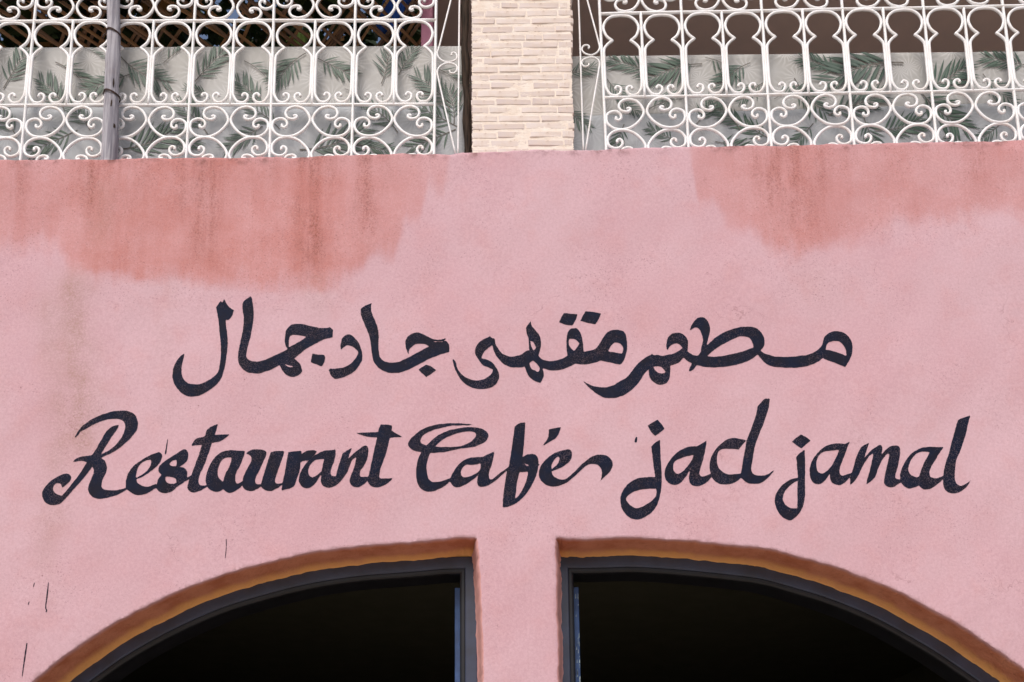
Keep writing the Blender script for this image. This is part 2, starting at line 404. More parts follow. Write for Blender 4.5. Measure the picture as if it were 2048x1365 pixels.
# keep clear of the outline
tree_cells = set(map(tuple, np.floor(outline / .012).astype(int)))
key = np.floor(pts / .012).astype(int)
pts = pts[[tuple(k) not in tree_cells for k in key]]
allp = np.vstack([outline, pts])
res = delaunay_2d_cdt([Vector(p) for p in allp], [(i, (i + 1) % nO) for i in range(nO)], [], 1, 1e-6)
wv = np.array([(v.x, v.y) for v in res[0]]); wf = [tuple(f) for f in res[2]]
cen = np.array([wv[list(f)].mean(0) for f in wf]); keep = inside_poly(cen, outline)
wf = [f for f, k in zip(wf, keep) if k]
# orient towards the street (-y)
def orient(f):
    a, b, c = wv[f[0]], wv[f[1]], wv[f[2]]
    return f if (b[0]-a[0])*(c[1]-a[1]) - (b[1]-a[1])*(c[0]-a[0]) > 0 else f[::-1]
wf = [orient(f) for f in wf]
V = [np.stack([wv[:, 0], wob(wv[:, 0], wv[:, 1]), wv[:, 1]], 1)]; F = list(wf); MI = [0] * len(F); nv = len(wv)
# which cdt vertices are the outline ones
def vid(poly):
    return [int(np.argmin(((wv - p) ** 2).sum(1))) for p in poly]
extra = {'inner': [np.zeros(nv)], 'lip': [np.ones(nv)], 'jamb': [np.zeros(nv)]}
def inward(poly):
    """unit normals of an opening's outline, pointing into the opening"""
    T = np.gradient(poly, axis=0); T /= np.linalg.norm(T, axis=1)[:, None] + 1e-9
    return np.stack([T[:, 1], -T[:, 0]], 1)
REVEAL = [(0.0, 0.0), (0.004, 0.004), (0.008, 0.014), (0.012, 0.032), (0.016, 0.07), (0.020, 0.13), (0.026, 0.19), (0.034, 0.25), (0.05, 0.27)]
def add_reveal(poly, seed):
    global nv
    N = inward(poly); ids = vid(poly); prev = ids; n = len(poly)
    side = abs(N[:, 0]) > .8
    for k, (off, dep) in enumerate(REVEAL[1:], 1):
        o = off * np.where(side, 1.5, .8) + (.0025 * smooth_noise(np.arange(n) * .35 + k * .21, seed, 1.0)) * min(1, k / 3) + (np.random.default_rng(k + int(seed)).normal(0, .0013, n) if k >= 6 else 0)
        p = poly + N * o[:, None]
        V.append(np.stack([p[:, 0], wob(poly[:, 0], poly[:, 1]) * max(0, 1 - k / 5) + dep, p[:, 1]], 1))
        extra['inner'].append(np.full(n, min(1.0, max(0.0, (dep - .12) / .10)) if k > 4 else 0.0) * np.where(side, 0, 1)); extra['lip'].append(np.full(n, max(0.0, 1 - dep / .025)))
        extra['jamb'].append(side.astype(float))
        cur = list(range(nv, nv + n)); nv += n
        for i in range(n - 1):
            F.append((prev[i], cur[i], cur[i+1], prev[i+1])); MI.append(1)
        prev = cur
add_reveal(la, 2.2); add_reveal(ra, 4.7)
# coping: rounded lip then the flat top
ids = vid(top); prev = ids; n = len(top)
for k, (dz, dy) in enumerate([(.006, .004), (.010, .014), (.012, .04), (.012, .30), (-.3, .30)]):
    z = top[:, 1] + dz + .003 * smooth_noise(np.arange(n) + k, 1.1, .5)
    V.append(np.stack([top[:, 0], np.full(n, dy) + wob(top[:, 0], top[:, 1]) * max(0, 1 - k / 3), z], 1))
    for q in extra: extra[q].append(np.full(n, 1.0 if q == 'lip' else 0.0))
    cur = list(range(nv, nv + n)); nv += n
    for i in range(n - 1): F.append((prev[i], prev[i+1], cur[i+1], cur[i])); MI.append(0)
    prev = cur
V = np.vstack(V)
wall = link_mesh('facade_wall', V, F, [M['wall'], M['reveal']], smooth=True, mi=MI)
tag(wall, 'pink plastered cafe wall with Arabic and Latin lettering above two arched openings', 'wall')
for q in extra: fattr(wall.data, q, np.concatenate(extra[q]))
# stain fields, measured on the wall face in frame pixels
def to_px(v):
    d = v - EYE[None]; a = d @ FWD; return PCX + FPX * (d @ RT) / a, PCY - FPX * (d @ UP) / a
ux, uy = to_px(V)
SB = [(-700, 500), (-200, 520), (0, 505), (60, 515), (110, 505), (150, 540), (200, 548), (300, 556), (400, 558), (480, 562), (560, 572), (640, 572), (720, 552), (752, 512), (785, 522), (812, 452),
      (838, 468), (858, 390), (886, 418), (908, 325), (960, 280), (1150, 280), (1330, 290), (1378, 330), (1398, 440), (1428, 428), (1452, 486), (1500, 474), (1540, 500), (1600, 512), (1680, 492), (1740, 496), (1800, 468), (1900, 458), (1980, 440), (2060, 465), (2750, 480)]
SW = [(-700, .7), (0, .75), (90, .7), (150, .95), (420, 1), (640, 1), (720, .85), (800, .7), (870, .45), (930, .2), (1150, .15), (1340, .3), (1430, .55), (1500, .75), (1600, .9), (1700, .65), (1800, .75), (1900, .6), (2060, .7), (2750, .6)]
sb = np.interp(ux, *zip(*SB)); fattr(wall.data, 'stain', np.clip((sb - uy) / 70, -1.5, 1.5))
fattr(wall.data, 'stainw', np.interp(ux, *zip(*SW)) * np.clip((640 - uy) / 60, 0, 1))
dr = np.zeros(len(V))
for x0, w, y1, a in [(188, 16, 470, .9), (28, 14, 450, .5), (250, 30, 520, .35), (400, 9, 540, .6), (425, 10, 550, .7), (360, 10, 480, .4), (608, 8, 560, .7), (628, 9, 575, .9), (655, 14, 480, .5), (735, 10, 530, .6), (715, 6, 480, .5),
                     (770, 8, 420, .4), (1545, 12, 440, .8), (1590, 12, 505, .7), (1625, 16, 500, .5), (1512, 8, 400, .5), (1480, 20, 360, .4), (1700, 10, 400, .35), (1850, 12, 360, .4), (1960, 10, 420, .45), (545, 8, 400, .3), (475, 14, 380, .35)]:
    dr = np.maximum(dr, min(1, a * 1.25) * np.exp(-((ux - x0 + 5 * np.sin(uy * .021 + x0)) / (w * 1.7 + 3)) ** 2) * np.clip((y1 - uy) / 70, 0, 1))
fattr(wall.data, 'drip', dr)
tn = np.zeros(len(V))
for x0, w, ya, yb, a in [(155, 34, 520, 990, 1.0), (112, 26, 560, 1120, .7), (100, 20, 900, 1250, .5), (640, 22, 540, 680, .7), (615, 10, 540, 640, .6), (350, 16, 540, 680, .3), (195, 20, 330, 560, .45), (1640, 30, 500, 640, .3), (330, 14, 600, 900, .2)]:
    tn = np.maximum(tn, a * np.exp(-((ux - x0 + 9 * np.sin(uy * .013)) / (w * 1.25)) ** 2) * np.clip((uy - ya) / 50, 0, 1) * np.clip((yb - uy) / 120, 0, 1))
fattr(wall.data, 'tan', tn)
tpy = np.interp(ux, *zip(*TOPPX)); fattr(wall.data, 'grime', np.clip(1 - (uy - tpy) / 16, 0, 1))

# ------------------------------------------------------------------ painted lettering
L = {1: (330, 590, 6.5), 2: (550, 590, 6.5), 3: (730, 590, 6.5), 4: (900, 590, 6.5), 5: (1100, 600, 6.5), 6: (1260, 600, 6.5), 7: (1420, 600, 6.5),
     11: (75, 810, 6.5), 12: (300, 810, 6.5), 13: (550, 810, 6.5), 14: (800, 820, 6.5), 15: (970, 830, 6.5), 16: (1220, 790, 5.354), 17: (1520, 820, 6.068), 18: (1690, 820, 6.5)}
c = 1
def sh(lst, dx, dy=0): return [(p[0] + dx, p[1] + dy) + tuple(p[2:]) for p in lst]
WORDS = []
WORDS.append(('dark navy Arabic word with a tall hooked letter, above the word Restaurant', [
 (1, [[(722,72,c),(740,92,c),(770,52,c),(800,110),(845,165),(902,198,c),(885,225),(880,255),(850,300),(818,326,c),(788,318,c),(792,380),(805,480),(815,600),(813,700),(800,800),(785,910),(755,1030),(725,1100),(680,1160),(600,1225),(500,1285),(430,1310),(350,1320),(260,1300),(190,1250),(130,1170),(98,1080),(97,1010),(115,920),(160,840),(210,785),(255,757,c),(240,830),(222,900),(216,980),(225,1060),(255,1110),(310,1150),(390,1163),(470,1155),(540,1125),(620,1080),(680,1025),(700,985),(715,900),(728,800),(728,690),(722,600),(708,480),(695,350),(680,250),(666,180),(662,155,c),(690,115)],
      [(1115,18,c),(1130,45),(1145,120),(1157,230),(1148,340),(1135,420),(1115,540),(1090,620),(1065,740),(1058,800),(1085,840),(1130,865),(1200,870),(1270,860),(1340,835),(1420,800),(1480,768),(1560,735),(1595,712,c),(1570,660),(1560,600),(1568,530),(1580,470),(1615,420),(1660,392),(1720,382),(1800,388),(1870,402),(1950,420),(2030,432),(2110,430),(2142,415,c),(2170,440),(2188,460,c),(2182,510),(2185,555,c),(2120,565),(2050,590),(1990,620),(1910,665),(1830,710),(1760,770),(1710,810),(1680,832,c),(1720,860),(1760,905),(1780,960),(1788,995,c),(1760,1030),(1720,1055),(1670,1068),(1620,1062),(1570,1035),(1530,990),(1510,950),(1492,912,c),(1390,970),(1300,1000),(1240,1020),(1170,1022),(1080,1010),(1010,965),(965,900),(950,840),(952,760),(970,660),(1000,520),(1020,420),(1025,300),(1010,200),(1008,130),(1025,85)]],
     [[(1612,690,c),(1613,620),(1622,560),(1650,533),(1700,527),(1770,535),(1842,550,c),(1740,620)], [(1548,898,c),(1600,915),(1685,935,c),(1610,942)]]),
 (2, [[(488,768,c),(530,775),(642,785,c),(655,825),(640,880),(612,935,c),(560,915),(468,882,c)]], [])]))
WORDS.append(('dark navy Arabic word with a lozenge dot beneath its middle letter', [
 (2, [[(960,515),(1010,535),(1060,585),(1100,650),(1125,720),(1135,780),(1130,850),(1100,905),(1040,985),(970,1030),(900,1065),(830,1085),(775,1092,c),(730,1050),(710,1000),(698,985,c),(715,958,c),(780,960),(860,948),(940,920),(1000,880),(1050,820),(1075,770),(1080,740),(1040,695),(1000,670),(945,658),(900,680),(858,715,c),(852,680),(860,620),(875,565),(915,530)]], []),
 (3, [[(92,108,c),(80,140),(80,200),(105,280),(140,360),(165,430),(178,530),(175,640),(180,720),(190,790),(215,840),(260,872),(340,886),(410,882),(490,855),(580,810),(680,755),(760,712),(835,672,c),(790,648),(720,636),(660,645),(610,680),(575,725),(568,785,c),(545,730),(525,640),(535,580),(570,535),(620,503),(680,492),(740,505),(800,535),(860,567),(920,582),(980,583),(1020,575),(1040,562,c),(1055,575,c),(1030,597),(1055,600,c),(1085,635),(1098,680),(1098,745,c),(1020,765),(930,795),(830,835),(740,885),(640,940),(540,985),(450,1012),(360,1018),(270,1003),(190,960),(130,895),(100,820),(85,720),(75,620),(55,530),(20,440),(-10,370),(-40,300),(-55,220),(-45,180),(0,145)],
      [(795,908,c),(860,935),(928,983,c),(870,1025),(797,1073,c),(740,1020),(695,975,c)]],
     [[(865,596,c),(920,604),(975,608),(1020,602),(1035,600,c),(975,620),(910,612)]])]))
meem = [(440,670,c),(520,652),(590,630),(640,570),(690,490),(740,420),(800,390),(880,382),(950,400),(985,440),(1000,510),(1005,600),(990,690),(965,770),(935,818),(905,832,c),(850,822),(760,800),(660,780,c),(580,808),(480,828),(400,830),(335,818,c)]
WORDS.append(('dark navy Arabic word with two lozenge dots above it', [
 (4, [[(35,830,c),(75,880),(95,950),(130,1010),(190,1062),(260,1097),(350,1112),(430,1098),(500,1060),(545,1020),(560,970,c),(500,945),(440,920),(400,885),(360,825),(330,770),(328,720),(350,660),(400,605),(470,565),(520,543,c),(552,572,c),(575,566,c),(588,600),(592,640),(620,690),(670,755),(720,785),(780,802),(850,798),(920,775),(980,735),(1015,718),(1030,720,c),(1100,790),(1040,870,c),(970,925),(900,940),(830,942),(760,930),(690,895),(630,830),(590,770),(560,700),(552,655,c),(500,690),(450,735),(420,790),(410,828,c),(450,835),(500,850),(550,880),(590,930),(625,990),(640,1050),(630,1100),(600,1155),(540,1200),(450,1222),(380,1223),(300,1210),(220,1170),(150,1110),(90,1020),(60,950),(42,890)],
      [(1052,338,c),(1060,390),(1100,445),(1145,500),(1172,550),(1182,620),(1175,700),(1147,782,c),(1200,830),(1270,848),(1350,848),(1440,825),(1530,785,c),(1520,720),(1513,640),(1515,560),(1530,490),(1565,440),(1610,430),(1655,435),(1690,480),(1715,550),(1730,640),(1740,735,c)] + sh(meem, 1300, 65)[1:] +
      [(1540,930),(1450,960),(1360,973),(1280,965),(1200,938,c),(1212,980),(1220,1040),(1205,1085),(1175,1137,c),(1120,1120),(1060,1085),(1010,1030),(985,970),(970,925,c),(1030,850),(1030,720,c),(1025,640),(1020,560,c),(1000,510),(988,440),(1005,400)]],
     [[(1040,590,c),(1085,615),(1122,685,c),(1088,718,c),(1055,660)], [(1030,885,c),(1080,845,c),(1130,890),(1165,940),(1160,975),(1140,992),(1100,972),(1065,960),(1045,930)],
      [(1545,590),(1560,565),(1600,563),(1640,580),(1683,622,c),(1650,680),(1615,722,c),(1570,680),(1548,640)],
      sh([(752,660,c),(800,580),(840,550),(880,548),(920,565),(948,600),(950,650),(935,690,c),(850,675)], 1300, 65)]),
 (5, [[(180,172,c),(260,178),(358,187,c),(335,255),(290,330,c),(200,318),(118,290,c),(145,230)], [(462,142,c),(560,150),(668,170,c),(640,230),(592,312,c),(500,295),(392,268,c),(430,200)]], [])]))
WORDS.append(('dark navy Arabic word with a long flat joining stroke, above the word jad', [
 (6, [[(-610,1042,c),(-540,1085),(-460,1115),(-380,1128),(-305,1133,c),(-220,1105),(-130,1055),(-40,1000),(20,930),(80,850),(140,790),(210,740),(265,712),(288,695,c),(315,712),(360,712),(410,722),(470,715),(540,702),(600,680),(650,652),(683,622,c),(640,580),(595,565),(545,580),(505,620),(482,655,c),(472,600),(478,530),(500,480),(550,440),(610,428),(680,445),(730,490),(755,545),(752,610),(745,668,c),(790,700),(840,722),(885,728,c),(915,680),(925,620),(940,570),(948,520),(935,460),(910,400),(880,368),(850,362),(815,375),(785,402,c),(778,385),(800,330),(840,270),(890,235),(940,228),(985,248),(1020,300),(1040,380),(1030,450),(1010,530),(990,600,c),(1050,545),(1120,485),(1200,435),(1290,395),(1380,368),(1470,353),(1560,353),(1640,370),(1700,420),(1735,480),(1748,545),(1735,610)] +
      sh([(655,655,c),(700,690),(780,720),(860,738),(960,742),(1080,738),(1180,725),(1270,712),(1350,680),(1420,630),(1460,575),(1480,500),(1510,455),(1560,418),(1630,402),(1700,410),(1770,445),(1820,500),(1848,570),(1850,650),(1838,720),(1800,800),(1755,875,c),(1680,845),(1590,808),(1475,765,c),(1470,752,c),(1400,805),(1300,850),(1200,872),(1090,882),(980,880),(860,872),(780,855),(710,815),(660,760),(622,705,c)], 1040) +
      [(1600,755),(1520,795),(1420,830),(1300,858),(1180,873),(1060,880),(960,872),(860,850,c),(820,910),(780,930),(765,935,c),(772,890),(805,825,c),(750,795),(695,748,c),(650,800),(590,830),(525,850,c),(525,920),(515,1000),(490,1060),(450,1090),(400,1098),(340,1085),(280,1035),(250,980),(242,900,c),(190,950),(140,1030),(80,1110),(0,1185),(-90,1240),(-180,1270),(-260,1275),(-350,1260),(-450,1200),(-540,1120)]],
     [[(300,862,c),(370,858),(420,875),(468,935,c),(430,950),(380,945),(330,910)], [(990,738,c),(1060,680),(1160,605),(1270,545),(1370,495),(1440,475),(1510,478),(1560,505),(1595,560),(1605,615,c),(1500,655),(1380,690),(1250,720),(1120,740)],
      sh([(1505,645,c),(1520,575),(1570,540),(1630,530),(1690,545),(1740,600),(1765,660),(1770,728,c),(1700,700),(1610,668)], 1040)])]))
WORDS.append(('dark navy brush script word Restaurant', [
 (11, [[(478,423,c),(510,360),(560,290),(640,220),(740,160),(850,115),(960,82),(1060,70),(1150,72),(1220,95),(1270,130),(1300,200),(1305,260),(1290,320),(1250,380),(1190,450),(1120,510),(1030,580),(940,630),(820,682,c),(870,720),(895,780),(900,840),(880,900),(850,960),(835,1020),(840,1075),(890,1105),(960,1110),(1050,1105),(1150,1078,c),(1165,1100,c),(1080,1150),(980,1190),(880,1215),(800,1222),(730,1205),(685,1165),(665,1110),(670,1050),(700,970),(725,900),(735,850),(712,800,c),(650,890),(580,980),(500,1070),(420,1165),(340,1250),(290,1290),(210,1305),(140,1290),(90,1250),(60,1180),(65,1120),(110,1050),(180,980),(260,930),(340,897),(400,895),(435,930),(430,980),(380,1035),(320,1080,c),(310,1035),(285,1017),(240,1025),(210,1055),(205,1100),(230,1145),(270,1168),(325,1180,c),(400,1095),(480,990),(560,880),(640,740,c),(590,725),(520,728),(460,740,c),(480,710),(540,675),(620,658),(700,652,c),(760,560),(820,450),(880,350),(950,285),(1010,262),(1065,250,c),(1030,310),(960,410),(890,520),(820,635,c),(920,590),(1000,530),(1060,460),(1110,380),(1135,310),(1138,260),(1120,215),(1080,185),(1000,175),(920,180),(820,205),(720,250),(640,295),(560,340),(520,390)],
       [(1150,1075),(1148,1000),(1160,930),(1200,850),(1260,780),(1350,715),(1440,665),(1520,630),(1580,612,c),(1615,640),(1620,680),(1600,740),(1550,800),(1480,860),(1400,915),(1285,968,c),(1305,1015),(1350,1045),(1410,1065),(1470,1058),(1545,1025,c),(1560,1070,c),(1480,1120),(1400,1160),(1320,1175),(1240,1155),(1180,1110)]],
      [[(1280,930),(1290,860),(1320,790),(1370,740),(1430,715),(1475,720),(1475,770),(1440,840),(1380,895),(1290,945,c)]]),
 (12, [[(465,575),(490,610),(498,660),(480,720),(440,770),(388,805,c),(440,815),(475,850),(485,900),(475,965),(420,1020),(350,1065),(320,1100),(260,1135),(180,1148),(120,1125),(80,1075,c),(95,1010),(110,965),(155,912,c),(120,880),(112,840),(130,790),(180,745),(260,690),(350,630),(420,585)],
       [(882,248,c),(860,320),(838,388,c),(940,380),(1032,380,c),(980,425),(905,470),(850,480),(800,488,c),(770,590),(730,700),(690,810),(655,880),(635,950),(632,1000),(650,1040),(690,1048),(745,1042,c),(730,1070),(660,1110),(580,1138),(530,1130),(495,1095),(490,1040),(512,965,c),(455,995,c),(470,950,c),(538,910,c),(550,870),(580,790),(620,680),(650,590),(672,515,c),(600,520),(535,532,c),(555,490),(595,440),(650,420),(715,402,c),(730,340),(770,295),(830,265)],
       [(1235,598,c),(1225,640),(1190,740),(1150,820),(1115,880),(1105,950),(1115,1005),(1140,1015),(1210,980,c),(1195,1040),(1140,1090),(1080,1125),(1025,1137),(980,1120),(950,1090,c),(900,1120),(860,1127),(810,1115),(760,1080),(735,1040),(722,970),(735,890),(770,790),(820,700),(880,640),(950,600),(1040,585),(1120,590)],
       [(1245,632,c),(1275,605),(1330,580),(1400,575),(1465,582),(1515,605,c),(1505,660),(1460,760),(1420,850),(1380,920),(1365,980),(1380,1020),(1440,1030,c),(1470,930),(1500,830),(1540,700),(1570,610,c),(1640,595),(1745,595,c),(1720,690),(1680,800),(1640,920),(1625,990),(1650,1020),(1728,1016,c),(1715,1040,c),(1640,1090),(1570,1118),(1520,1115),(1470,1090),(1440,1055,c),(1390,1090),(1320,1115),(1250,1105),(1210,1075),(1200,1020),(1210,940),(1250,850),(1300,760),(1318,700),(1305,660),(1270,640)]],
      [[(248,772,c),(290,730),(348,708,c),(350,750),(345,800,c),(290,795)], [(205,935,c),(260,935),(310,945),(340,970),(345,1010,c),(310,1025),(260,1025),(210,995)],
       [(1058,680,c),(1050,740),(1020,820),(980,890),(950,995,c),(905,960),(880,910),(878,850),(900,770),(940,710),(990,682)]]),
 (13, [[(170,612,c),(250,600),(343,592,c),(345,640,c),(400,600),(450,588),(510,588),(545,602,c),(510,650),(430,718,c),(380,725),(330,745,c),(325,830),(305,900),(270,1000),(245,1055),(190,1085),(85,1110,c),(100,1010),(130,870),(150,740)],
       [(788,580,c),(788,640),(770,730),(735,820),(722,880),(740,920),(795,932,c),(810,860),(840,760),(880,635,c),(930,600),(1002,560,c),(975,640),(950,710,c),(1000,660),(1070,600),(1140,550),(1185,535),(1212,560),(1218,620),(1200,710),(1160,800),(1115,860),(1105,910),(1125,940),(1215,940,c),(1240,840),(1270,700),(1300,560),(1330,430,c),(1240,422),(1160,408),(1060,370,c),(1150,362),(1250,360),(1345,355,c),(1352,310),(1375,255,c),(1450,260),(1525,270,c),(1518,340,c),(1560,365),(1655,422,c),(1590,425),(1495,432,c),(1475,520),(1445,640),(1410,740),(1375,830),(1360,920),(1370,955),(1420,962),(1535,955,c),(1490,1005),(1420,1050),(1330,1078),(1270,1068),(1225,1035),(1205,990,c),(1150,1040),(1080,1075),(1020,1065),(980,1025),(972,980),(990,920),(1020,850),(1045,760),(1060,685,c),(1010,720),(980,780),(945,870),(890,950),(820,1030),(740,1070),(680,1075),(620,1045),(597,1000),(597,950),(608,890,c),(570,950),(520,1020),(460,1070),(400,1083),(350,1060),(315,1010),(308,960),(330,880),(380,790),(450,710),(540,640),(640,595),(740,588)]],
      [[(638,702,c),(620,780),(600,860),(550,910),(490,942,c),(445,915),(430,860),(445,800),(490,740),(550,708)]])]))
WORDS.append(('dark navy brush script word Cafe with an accent', [
 (14, [[(938,192,c),(900,203),(800,207),(680,212),(560,235),(430,270),(340,310),(290,350),(268,400),(280,440),(345,468,c),(390,425),(450,370),(520,325),(620,280),(740,250),(860,230),(970,228),(1060,245),(1120,275),(1148,320),(1145,360),(1110,410),(1040,450),(950,485),(850,498),(750,515),(640,542),(540,558),(400,565,c),(375,610),(355,680),(345,760),(355,830),(370,890),(410,930),(470,938),(560,920),(655,885,c),(680,830),(740,740),(810,670),(890,630),(980,618),(1085,610,c),(1150,575),(1228,540,c),(1215,620),(1190,720),(1160,800),(1155,860),(1170,900),(1210,895),(1300,820),(1415,735,c),(1430,640),(1450,500),(1475,340),(1490,215,c),(1550,175),(1630,160,c),(1622,300),(1610,450),(1595,608,c),(1650,578),(1710,567),(1765,585),(1795,630),(1800,700),(1785,800),(1750,900),(1700,1000),(1640,1090),(1560,1175),(1470,1235),(1350,1270),(1332,1262,c),(1345,1100),(1365,950),(1390,790,c),(1330,840),(1240,920),(1160,975),(1100,995),(1040,1000),(1010,970),(1005,910),(1020,840,c),(960,900),(870,960),(780,1000),(720,1005),(680,975),(645,930,c),(590,980),(500,1030),(420,1058),(350,1060),(290,1035),(240,980),(215,890),(212,790),(225,690),(250,610),(280,555,c),(200,540),(140,510),(105,455),(120,405),(180,340),(270,270),(380,220),(520,190),(680,180),(830,183)],
       [(1780,712,c),(1822,704,c),(1788,735,c)]],
      [[(450,487,c),(520,425),(600,370),(680,335),(780,300),(860,287),(940,283),(985,310),(980,350),(940,400),(870,445),(780,478),(680,488),(560,490)], [(1050,690,c),(1045,770),(1000,820),(920,860),(850,880),(805,860),(790,810),(815,755),(860,718),(940,715),(1000,712)],
       [(1555,800,c),(1600,805),(1665,800,c),(1650,890),(1610,1000),(1550,1100),(1495,1158,c),(1510,1050),(1520,940)], [(1616,688,c),(1670,716,c),(1668,726,c),(1640,716)]]),
 (15, [[(828,188,c),(900,172),(988,158,c),(960,240),(925,295),(850,345),(740,410,c),(800,330),(825,260)],
       [(1085,450),(1120,470),(1132,520),(1110,590),(1060,640),(980,690),(865,735,c),(880,780),(920,815),(970,835),(1050,832),(1130,770),(1210,690),(1260,640),(1330,580),(1400,535),(1480,515),(1560,520),(1620,555),(1655,610),(1655,670),(1620,740),(1570,790),(1495,865,c),(1515,800),(1518,730),(1490,670),(1430,638),(1360,640),(1290,680),(1200,765),(1120,835),(1050,885),(960,920),(870,928),(790,905),(730,855),(702,790),(705,720),(740,640),(800,570),(880,510),(980,470)]],
      [[(868,708,c),(862,660),(890,600),(930,555),(955,545),(968,570),(955,620),(920,660)]])]))
WORDS.append(('dark navy brush script word jad', [
 (16, [[(508,266,c),(545,310),(583,360,c),(535,405),(485,442,c),(440,400),(402,330,c)],
       [(535,480,c),(540,600),(548,750),(555,880),(552,980),(540,1060),(515,1150),(470,1230),(400,1290),(330,1325),(260,1332),(190,1300),(140,1240),(115,1170),(112,1090),(140,1020),(190,955),(260,905),(340,880),(420,875),(485,872,c),(470,770),(455,660),(440,555,c),(480,515)],
       [(1035,485,c),(1025,570),(1000,680),(970,780),(960,840),(985,868),(1030,858),(1085,835,c),(1068,780),(1072,710),(1095,640),(1140,570),(1200,510),(1260,470),(1320,457),(1390,465),(1465,482,c),(1420,530),(1380,578,c),(1310,572),(1240,570),(1180,585),(1155,620),(1148,680),(1155,740),(1180,790),(1220,825),(1280,845),(1340,842),(1405,835,c),(1420,740),(1440,620),(1470,470),(1520,340),(1560,220),(1582,120,c),(1620,75),(1660,40),(1712,40,c),(1700,130),(1670,230),(1630,340),(1590,440),(1555,540),(1535,650),(1520,740),(1515,800),(1540,845),(1600,860),(1680,850),(1730,820),(1765,798,c),(1720,855),(1670,905),(1610,940),(1540,948),(1470,935),(1430,905),(1405,880,c),(1360,920),(1300,945),(1220,955),(1150,935),(1110,900),(1088,870,c),(1050,920),(990,960),(920,972),(870,955),(850,915),(850,850),(872,748,c),(840,830),(800,890),(750,940),(690,962),(640,945),(600,905),(585,850),(595,780),(640,700),(700,630),(780,575),(860,550),(935,545,c),(985,515)]],
      [[(172,1110),(200,1070),(260,1030),(340,1008),(420,1000),(495,998,c),(500,1040),(485,1090),(440,1135),(380,1175),(320,1205),(270,1208),(220,1180),(185,1140)], [(895,640,c),(880,690),(845,740),(800,795),(760,830),(715,840),(685,810),(675,760),(695,710),(750,680),(820,655)]])]))
WORDS.append(('dark navy brush script word jamal', [
 (17, [[(497,295,c),(560,330),(615,368,c),(560,415),(507,465,c),(450,430),(388,385,c),(430,345)],
       [(545,475,c),(545,600),(545,750),(543,900),(542,1030),(530,1120),(510,1190),(470,1260),(420,1310),(370,1340),(310,1325),(250,1280),(205,1210),(180,1130),(182,1060),(215,980),(270,910),(340,860),(400,835),(458,825,c),(450,730),(445,620),(437,572,c),(480,525)],
       [(1085,388,c),(1060,450),(1030,540),(990,640),(965,720),(970,780),(1000,800),(1050,785),(1110,765,c),(1140,670),(1170,560),(1220,460,c),(1260,430),(1320,405,c),(1295,480),(1258,595,c),(1300,540),(1370,475),(1440,432),(1470,440),(1478,490),(1455,575,c),(1500,510),(1560,455),(1630,435),(1680,445),(1697,490),(1690,580),(1665,700),(1640,780),(1640,825),(1665,845),(1712,846,c),(1712,880,c),(1670,905),(1620,938),(1570,942),(1520,920),(1500,880),(1510,800),(1535,690),(1560,570),(1560,540),(1530,545),(1480,610),(1430,710),(1390,825,c),(1340,870),(1280,918,c),(1295,850),(1330,720),(1355,610),(1368,540),(1330,555),(1280,620),(1230,710),(1195,790),(1150,860),(1090,912,c),(1090,860),(1095,800,c),(1060,850),(1010,895),(950,915),(890,895),(855,850),(845,775,c),(810,830),(760,880),(700,905),(650,890),(615,840),(600,770),(605,690),(640,600),(700,520),(780,450),(870,415),(960,410),(1030,415,c)]],
      [[(453,862,c),(400,890),(340,940),(295,1000),(275,1070),(290,1130),(330,1170),(380,1195),(445,1198,c),(452,1100),(450,1000)], [(960,485,c),(930,560),(890,640),(830,720),(780,765),(735,770),(700,745),(682,690),(685,620),(715,550),(770,510),(850,498)]]),
 (18, [[(1280,485,c),(1240,540),(1180,640),(1120,740),(1095,820),(1110,870),(1160,890),(1230,875),(1275,860,c),(1285,780),(1310,680),(1350,560),(1390,400),(1430,260),(1468,125,c),(1540,100),(1632,65,c),(1600,180),(1570,310),(1530,430),(1490,550),(1445,650),(1430,760),(1425,870),(1440,940),(1490,985),(1550,970),(1640,910,c),(1580,1000),(1500,1060),(1410,1085),(1330,1065),(1285,1010),(1270,905,c),(1210,960),(1120,1020),(1030,1040),(990,1020),(955,985,c),(900,1010),(830,1025),(770,1000),(730,950),(712,880),(720,800),(770,690),(850,580),(950,510),(1060,480),(1180,480)]],
      [[(1102,545,c),(1070,610),(1020,700),(980,800),(960,860),(915,875),(860,850),(825,800),(825,730),(860,650),(920,575),(980,545),(1040,540)]])]))

def sdf(poly, gx, gy):
    """signed distance (inside negative) of grid points to a polygon"""
    p = np.stack([gx.ravel(), gy.ravel()], 1); d2 = np.full(len(p), 1e9)
    for a, b in zip(poly, np.roll(poly, -1, 0)):
        ab = b - a; t = np.clip(((p - a) @ ab) / (ab @ ab + 1e-12), 0, 1)
        q = p - a - t[:, None] * ab; d2 = np.minimum(d2, (q * q).sum(1))
    return np.where(inside_poly(p, poly), -1, 1).reshape(gx.shape) * np.sqrt(d2).reshape(gx.shape)
CASES = {1: [[0, 'a', 'd']], 2: [[1, 'b', 'a']], 4: [[2, 'c', 'b']], 8: [[3, 'd', 'c']], 3: [[0, 1, 'b', 'd']], 6: [[1, 2, 'c', 'a']], 12: [[2, 3, 'd', 'b']], 9: [[3, 0, 'a', 'c']],
         5: [[0, 'a', 'd'], [2, 'c', 'b']], 10: [[1, 'b', 'a'], [3, 'd', 'c']], 7: [[0, 1, 2, 'c', 'd']], 14: [[1, 2, 3, 'd', 'a']], 13: [[0, 'a', 'b', 2, 3]], 11: [[0, 1, 'b', 'c', 3]], 15: [[0, 1, 2, 3]]}
